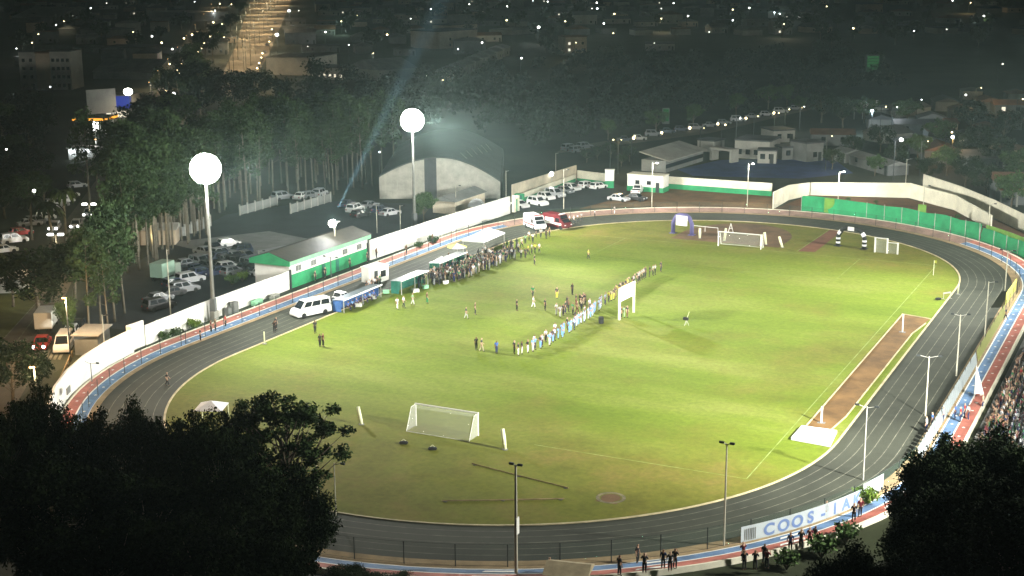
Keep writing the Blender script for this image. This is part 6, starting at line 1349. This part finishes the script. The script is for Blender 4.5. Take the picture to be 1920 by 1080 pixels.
def street_lamp(px, py, m, lab, grp, tail, z=7.0, light=0, lc=(1, 1, 1), k=1.0, onroad=False):
    x, y = G(px, py, 0 if onroad else z); dist = math.hypot(x - 67, y + 171); s = min(.62, max(.20, dist*.00065))*k*hr.uniform(.5, 1.0); t = thing('street_lamp', lab, 'street lamp', (x, y, 0), .6, grp, tail)
    MB().tube([(0, 3.0, 0), (0, 3.0, z - .4), (0, 0, z + .2)], [.12, .08, .05], 5).build('pole', M['darksteel'], t); MB().ball((0, 0, z), s, 8, 6, .8).build('lamp_head', m, t)
    if light >= 15000: lamp('SPOT', (x, y, z - .3 - s), light, lc, (x, y - .01, 0), 166, 1, .4, 'street_lamp_light')
    elif light: lamp('POINT', (x, y, z - 1.0 - s), light, lc, rad=.4, name='street_lamp_light')
for i, p in enumerate(WHITE):
    if i % 7 != 6: street_lamp(*p, M[('lampwhite', 'lampcool', 'lampdim', 'lampwhite', 'lampwarm')[i % 5]], 'pale street lamp in the night town', 'street lamps of the town', '', light=700 if i % 5 == 0 else 0)
for p, lb in zip(BIG, ('big white street lamp beside the middle of the avenue', 'big white lamp over the flat hall in the top middle', 'big white lamp at the junction of avenue and side road', 'white lit sign lamp at the top end of the avenue', 'big white lamp glaring on a low wall on the right', 'big round cluster of white lamps above the petrol station')): street_lamp(*p, M['lampwhite'], lb, 'big white lamps of the town', None, 9, 2500 if p[0] != 240 else 260, (1, 1, 1), 2.3 if p[0] != 240 else 8)
for i, p in enumerate(WARM): street_lamp(*p, M['lampwarm'], 'warm street lamp near the avenue and back road', 'warm street lamps of the town', 'of the warm ones', 7, 0)
for px, py in [(G_ + 14 - 28*(i_ % 2), Y_) for i_, (G_, Y_) in enumerate([(445 + 67*max(0, 1 - q_/160)**1.2, q_) for q_ in (172, 160, 148, 136, 125, 114, 103, 93, 83, 74, 65, 57, 49, 42, 35, 28, 22, 16, 11, 6, 1)])]: street_lamp(px, py, M['lampdimwarm'], 'orange lamp lighting the broad avenue', 'orange lamps of the avenue', 'of the orange ones', 17, 26000 + max(0, 130 - py)*420, (1, .74, .44), .2, True)
for px, py in ((284, 224), (300, 196), (318, 168), (336, 140), (352, 112), (368, 86), (384, 60), (398, 36), (410, 14)): street_lamp(px, py, M['lampsodium'], 'orange lamp lighting the side road', 'orange lamps of the side road', 'of the orange ones', 11, 17000, (1, .72, .42), .35, True)
for px, py, e in ((167, 383, 2600), (104, 440, 2600)):
    x, y = G(px, py, 8); t = thing('street_lamp', 'double armed bright lamp over the left street', 'street lamp', (x, y, 0), .45, 'double lamps of the left street', 'of two')
    MB().tube([(0, 0, 0), (0, 0, 8)], [.12, .08], 6).build('pole', M['darksteel'], t); MB().tube([(-1, 0, 7.9), (1, 0, 7.9)], .05, 5).build('arm', M['darksteel'], t)
    for s in (-.95, .95): MB().obox(s*.8, 0, 7.9, 8.15, .8, .4).build('lamp_head', M['lampwhite'], t)
    lamp('POINT', (x, y, 7.2), e, (1, .72, .40), rad=.4, name='street_lamp_light')
x, y = G(84, 372, 4); lamp('POINT', (x, y - 2.5, 5.5), 900, (1, 1, .7), rad=.3, name='garden_light'); t = thing('garden_lamp', 'low lamp hidden in the glowing yellow green tree', 'lamp', (x, y - 2.5, 0)); MB().tube([(0, 0, 0), (0, 0, 5.5)], .06, 5).build('pole', M['darksteel'], t); MB().ball((0, 0, 5.8), .28, 8, 6).build('lamp_head', M['lampwhite'], t)
for px, py, z, e, c in ((120, 560, 8, 8000, (1, .66, .36)), (60, 690, 8, 7000, (1, .62, .3)), (210, 345, 8, 2600, (1, .7, .4)), (178, 262, 4, 1300, (1, .95, .9)), (290, 440, 4, 600, (1, .8, .4))):  # first two lamps are unseen, added to warm the street
    x, y = G(px, py, z); lamp('POINT', (x, y, z - .6), e, c, rad=.4, name='street_lamp_light'); t = thing('street_lamp', {120: 'unseen street lamp added for orange light over the parked vans', 60: 'unseen street lamp added for orange light above the zebra crossing', 210: 'street lamp with orange light at the upper bend of the street', 178: 'lamp under the petrol station canopy', 290: 'small lamp on the shed among the trunks'}[px], 'street lamp', (x, y, 0), .4, 'orange lamps of the left street')
    MB().tube([(0, .5, 0), (0, .5, z), (0, 0, z + .15)], [.1, .07, .05], 5).build('pole', M['darksteel'], t); MB().obox(0, 0, z, z + .14, .5, .22).build('lamp_head', M['lampsodium'], t)
for px, py, e, c in ((1635, 212, 5000, (.7, .85, 1)), (1786, 262, 1800, (1, .5, .15)), (1452, 25, 12000, (.8, .95, 1))):
    x, y = G(px, py, 6); lamp('POINT', (x, y, 6), e, c, rad=.4, name='floor_light')
    t = thing('yard_lamp', {1635: 'lamp over the blue white lit roof', 1786: 'orange lamp over the small orange fronted house', 1452: 'cool lamp over the white lit hall at top right'}[px], 'lamp', (x, y, 0)); MB().tube([(0, .4, 0), (0, .4, 6.4), (0, 0, 6.5)], .07, 5).build('pole', M['darksteel'], t); MB().ball((0, 0, 6.6), .35, 8, 6).build('lamp_head', M['lampcool'], t)
# ================================================================== AIR, SKY, CAMERA
for px, py, e, c in ((120, 40, 900, (1, .8, .5)), (60, 80, 900, (1, .8, .5)), (250, 60, 1200, (1, .75, .45)), (640, 40, 4000, (.7, 1, .8)), (700, 100, 2500, (1, .95, .8)), (860, 55, 5000, (1, .8, .4)), (1080, 80, 3000, (1, .8, .4)), (1240, 35, 5000, (1, .8, .5)), (1470, 45, 3500, (1, .85, .6)), (1820, 5, 6000, (1, .7, .35)), (1840, 165, 2200, (1, .75, .4)), (1560, 255, 900, (1, .8, .5)), (1740, 265, 900, (1, .85, .6)), (1480, 205, 700, (1, .8, .4)), (1165, 262, 1500, (1, .65, .25)), (830, 150, 1500, (1, .95, .75))):  # lamps added to spread pools of light through the town
    street_lamp(px, py, M['lampwarm'], 'added warm lamp casting a pool of light in the town', 'added warm pool lamps of the town', '', 8, e, c, .7)
mh = bpy.data.materials.new('night_haze'); mh.use_nodes = True; nt = mh.node_tree; nt.nodes.clear(); pv = nt.nodes.new('ShaderNodeVolumePrincipled'); om = nt.nodes.new('ShaderNodeOutputMaterial')
pv.inputs['Color'].default_value = (.62, .88, .86, 1); pv.inputs['Density'].default_value = HAZE; pv.inputs['Anisotropy'].default_value = .6; nt.links.new(pv.outputs[0], om.inputs['Volume'])
stuff(MB().box(-2700, 1600, -520, 2700, -1.0, 62).build('haze', mh))
w = bpy.data.worlds.new('World'); SC.world = w; w.use_nodes = True; nt = w.node_tree; sk = nt.nodes.new('ShaderNodeTexSky'); sk.sky_type = 'NISHITA'; sk.sun_disc = False; sk.sun_elevation = math.radians(25); sk.sun_rotation = math.radians(200)
bg = nt.nodes['Background']; nt.links.new(sk.outputs[0], bg.inputs['Color']); bg.inputs['Strength'].default_value = SKY
cam = bpy.data.cameras.new('Camera'); cam.sensor_width = 36; cam.lens = FPX/1920*36; cam.clip_end = 6000; cam.clip_start = .5
co = bpy.data.objects.new('Camera', cam); COL.objects.link(co)
W = lambda a, b, z: Vector((a*PR[0] + b*PR[1], a*DD[0] + b*DD[1], z))
R0 = W(1, 0, 0); F0 = W(0, math.cos(TH), -math.sin(TH)); U0 = R0.cross(F0)
c, s = math.cos(ROLL), math.sin(ROLL); R1 = R0*c + U0*s; U1 = U0*c - R0*s
cx, cy = float(-C0 @ PR), float(-C0 @ DD)
co.matrix_world = Matrix(((R1.x, U1.x, -F0.x, cx), (R1.y, U1.y, -F0.y, cy), (R1.z, U1.z, -F0.z, CH), (0, 0, 0, 1))); SC.camera = co
finish_labels()
SC.view_settings.view_transform = 'Standard'; SC.view_settings.look = 'None'; SC.view_settings.exposure = EXPO; SC.view_settings.gamma = 1
SC.cycles.use_denoising = True; SC.cycles.max_bounces = 5; SC.cycles.diffuse_bounces = 2; SC.cycles.glossy_bounces = 2; SC.cycles.transparent_max_bounces = 12; SC.cycles.volume_bounces = 0; SC.cycles.sample_clamp_indirect = 6
SC.cycles.caustics_reflective = False; SC.cycles.caustics_refractive = False
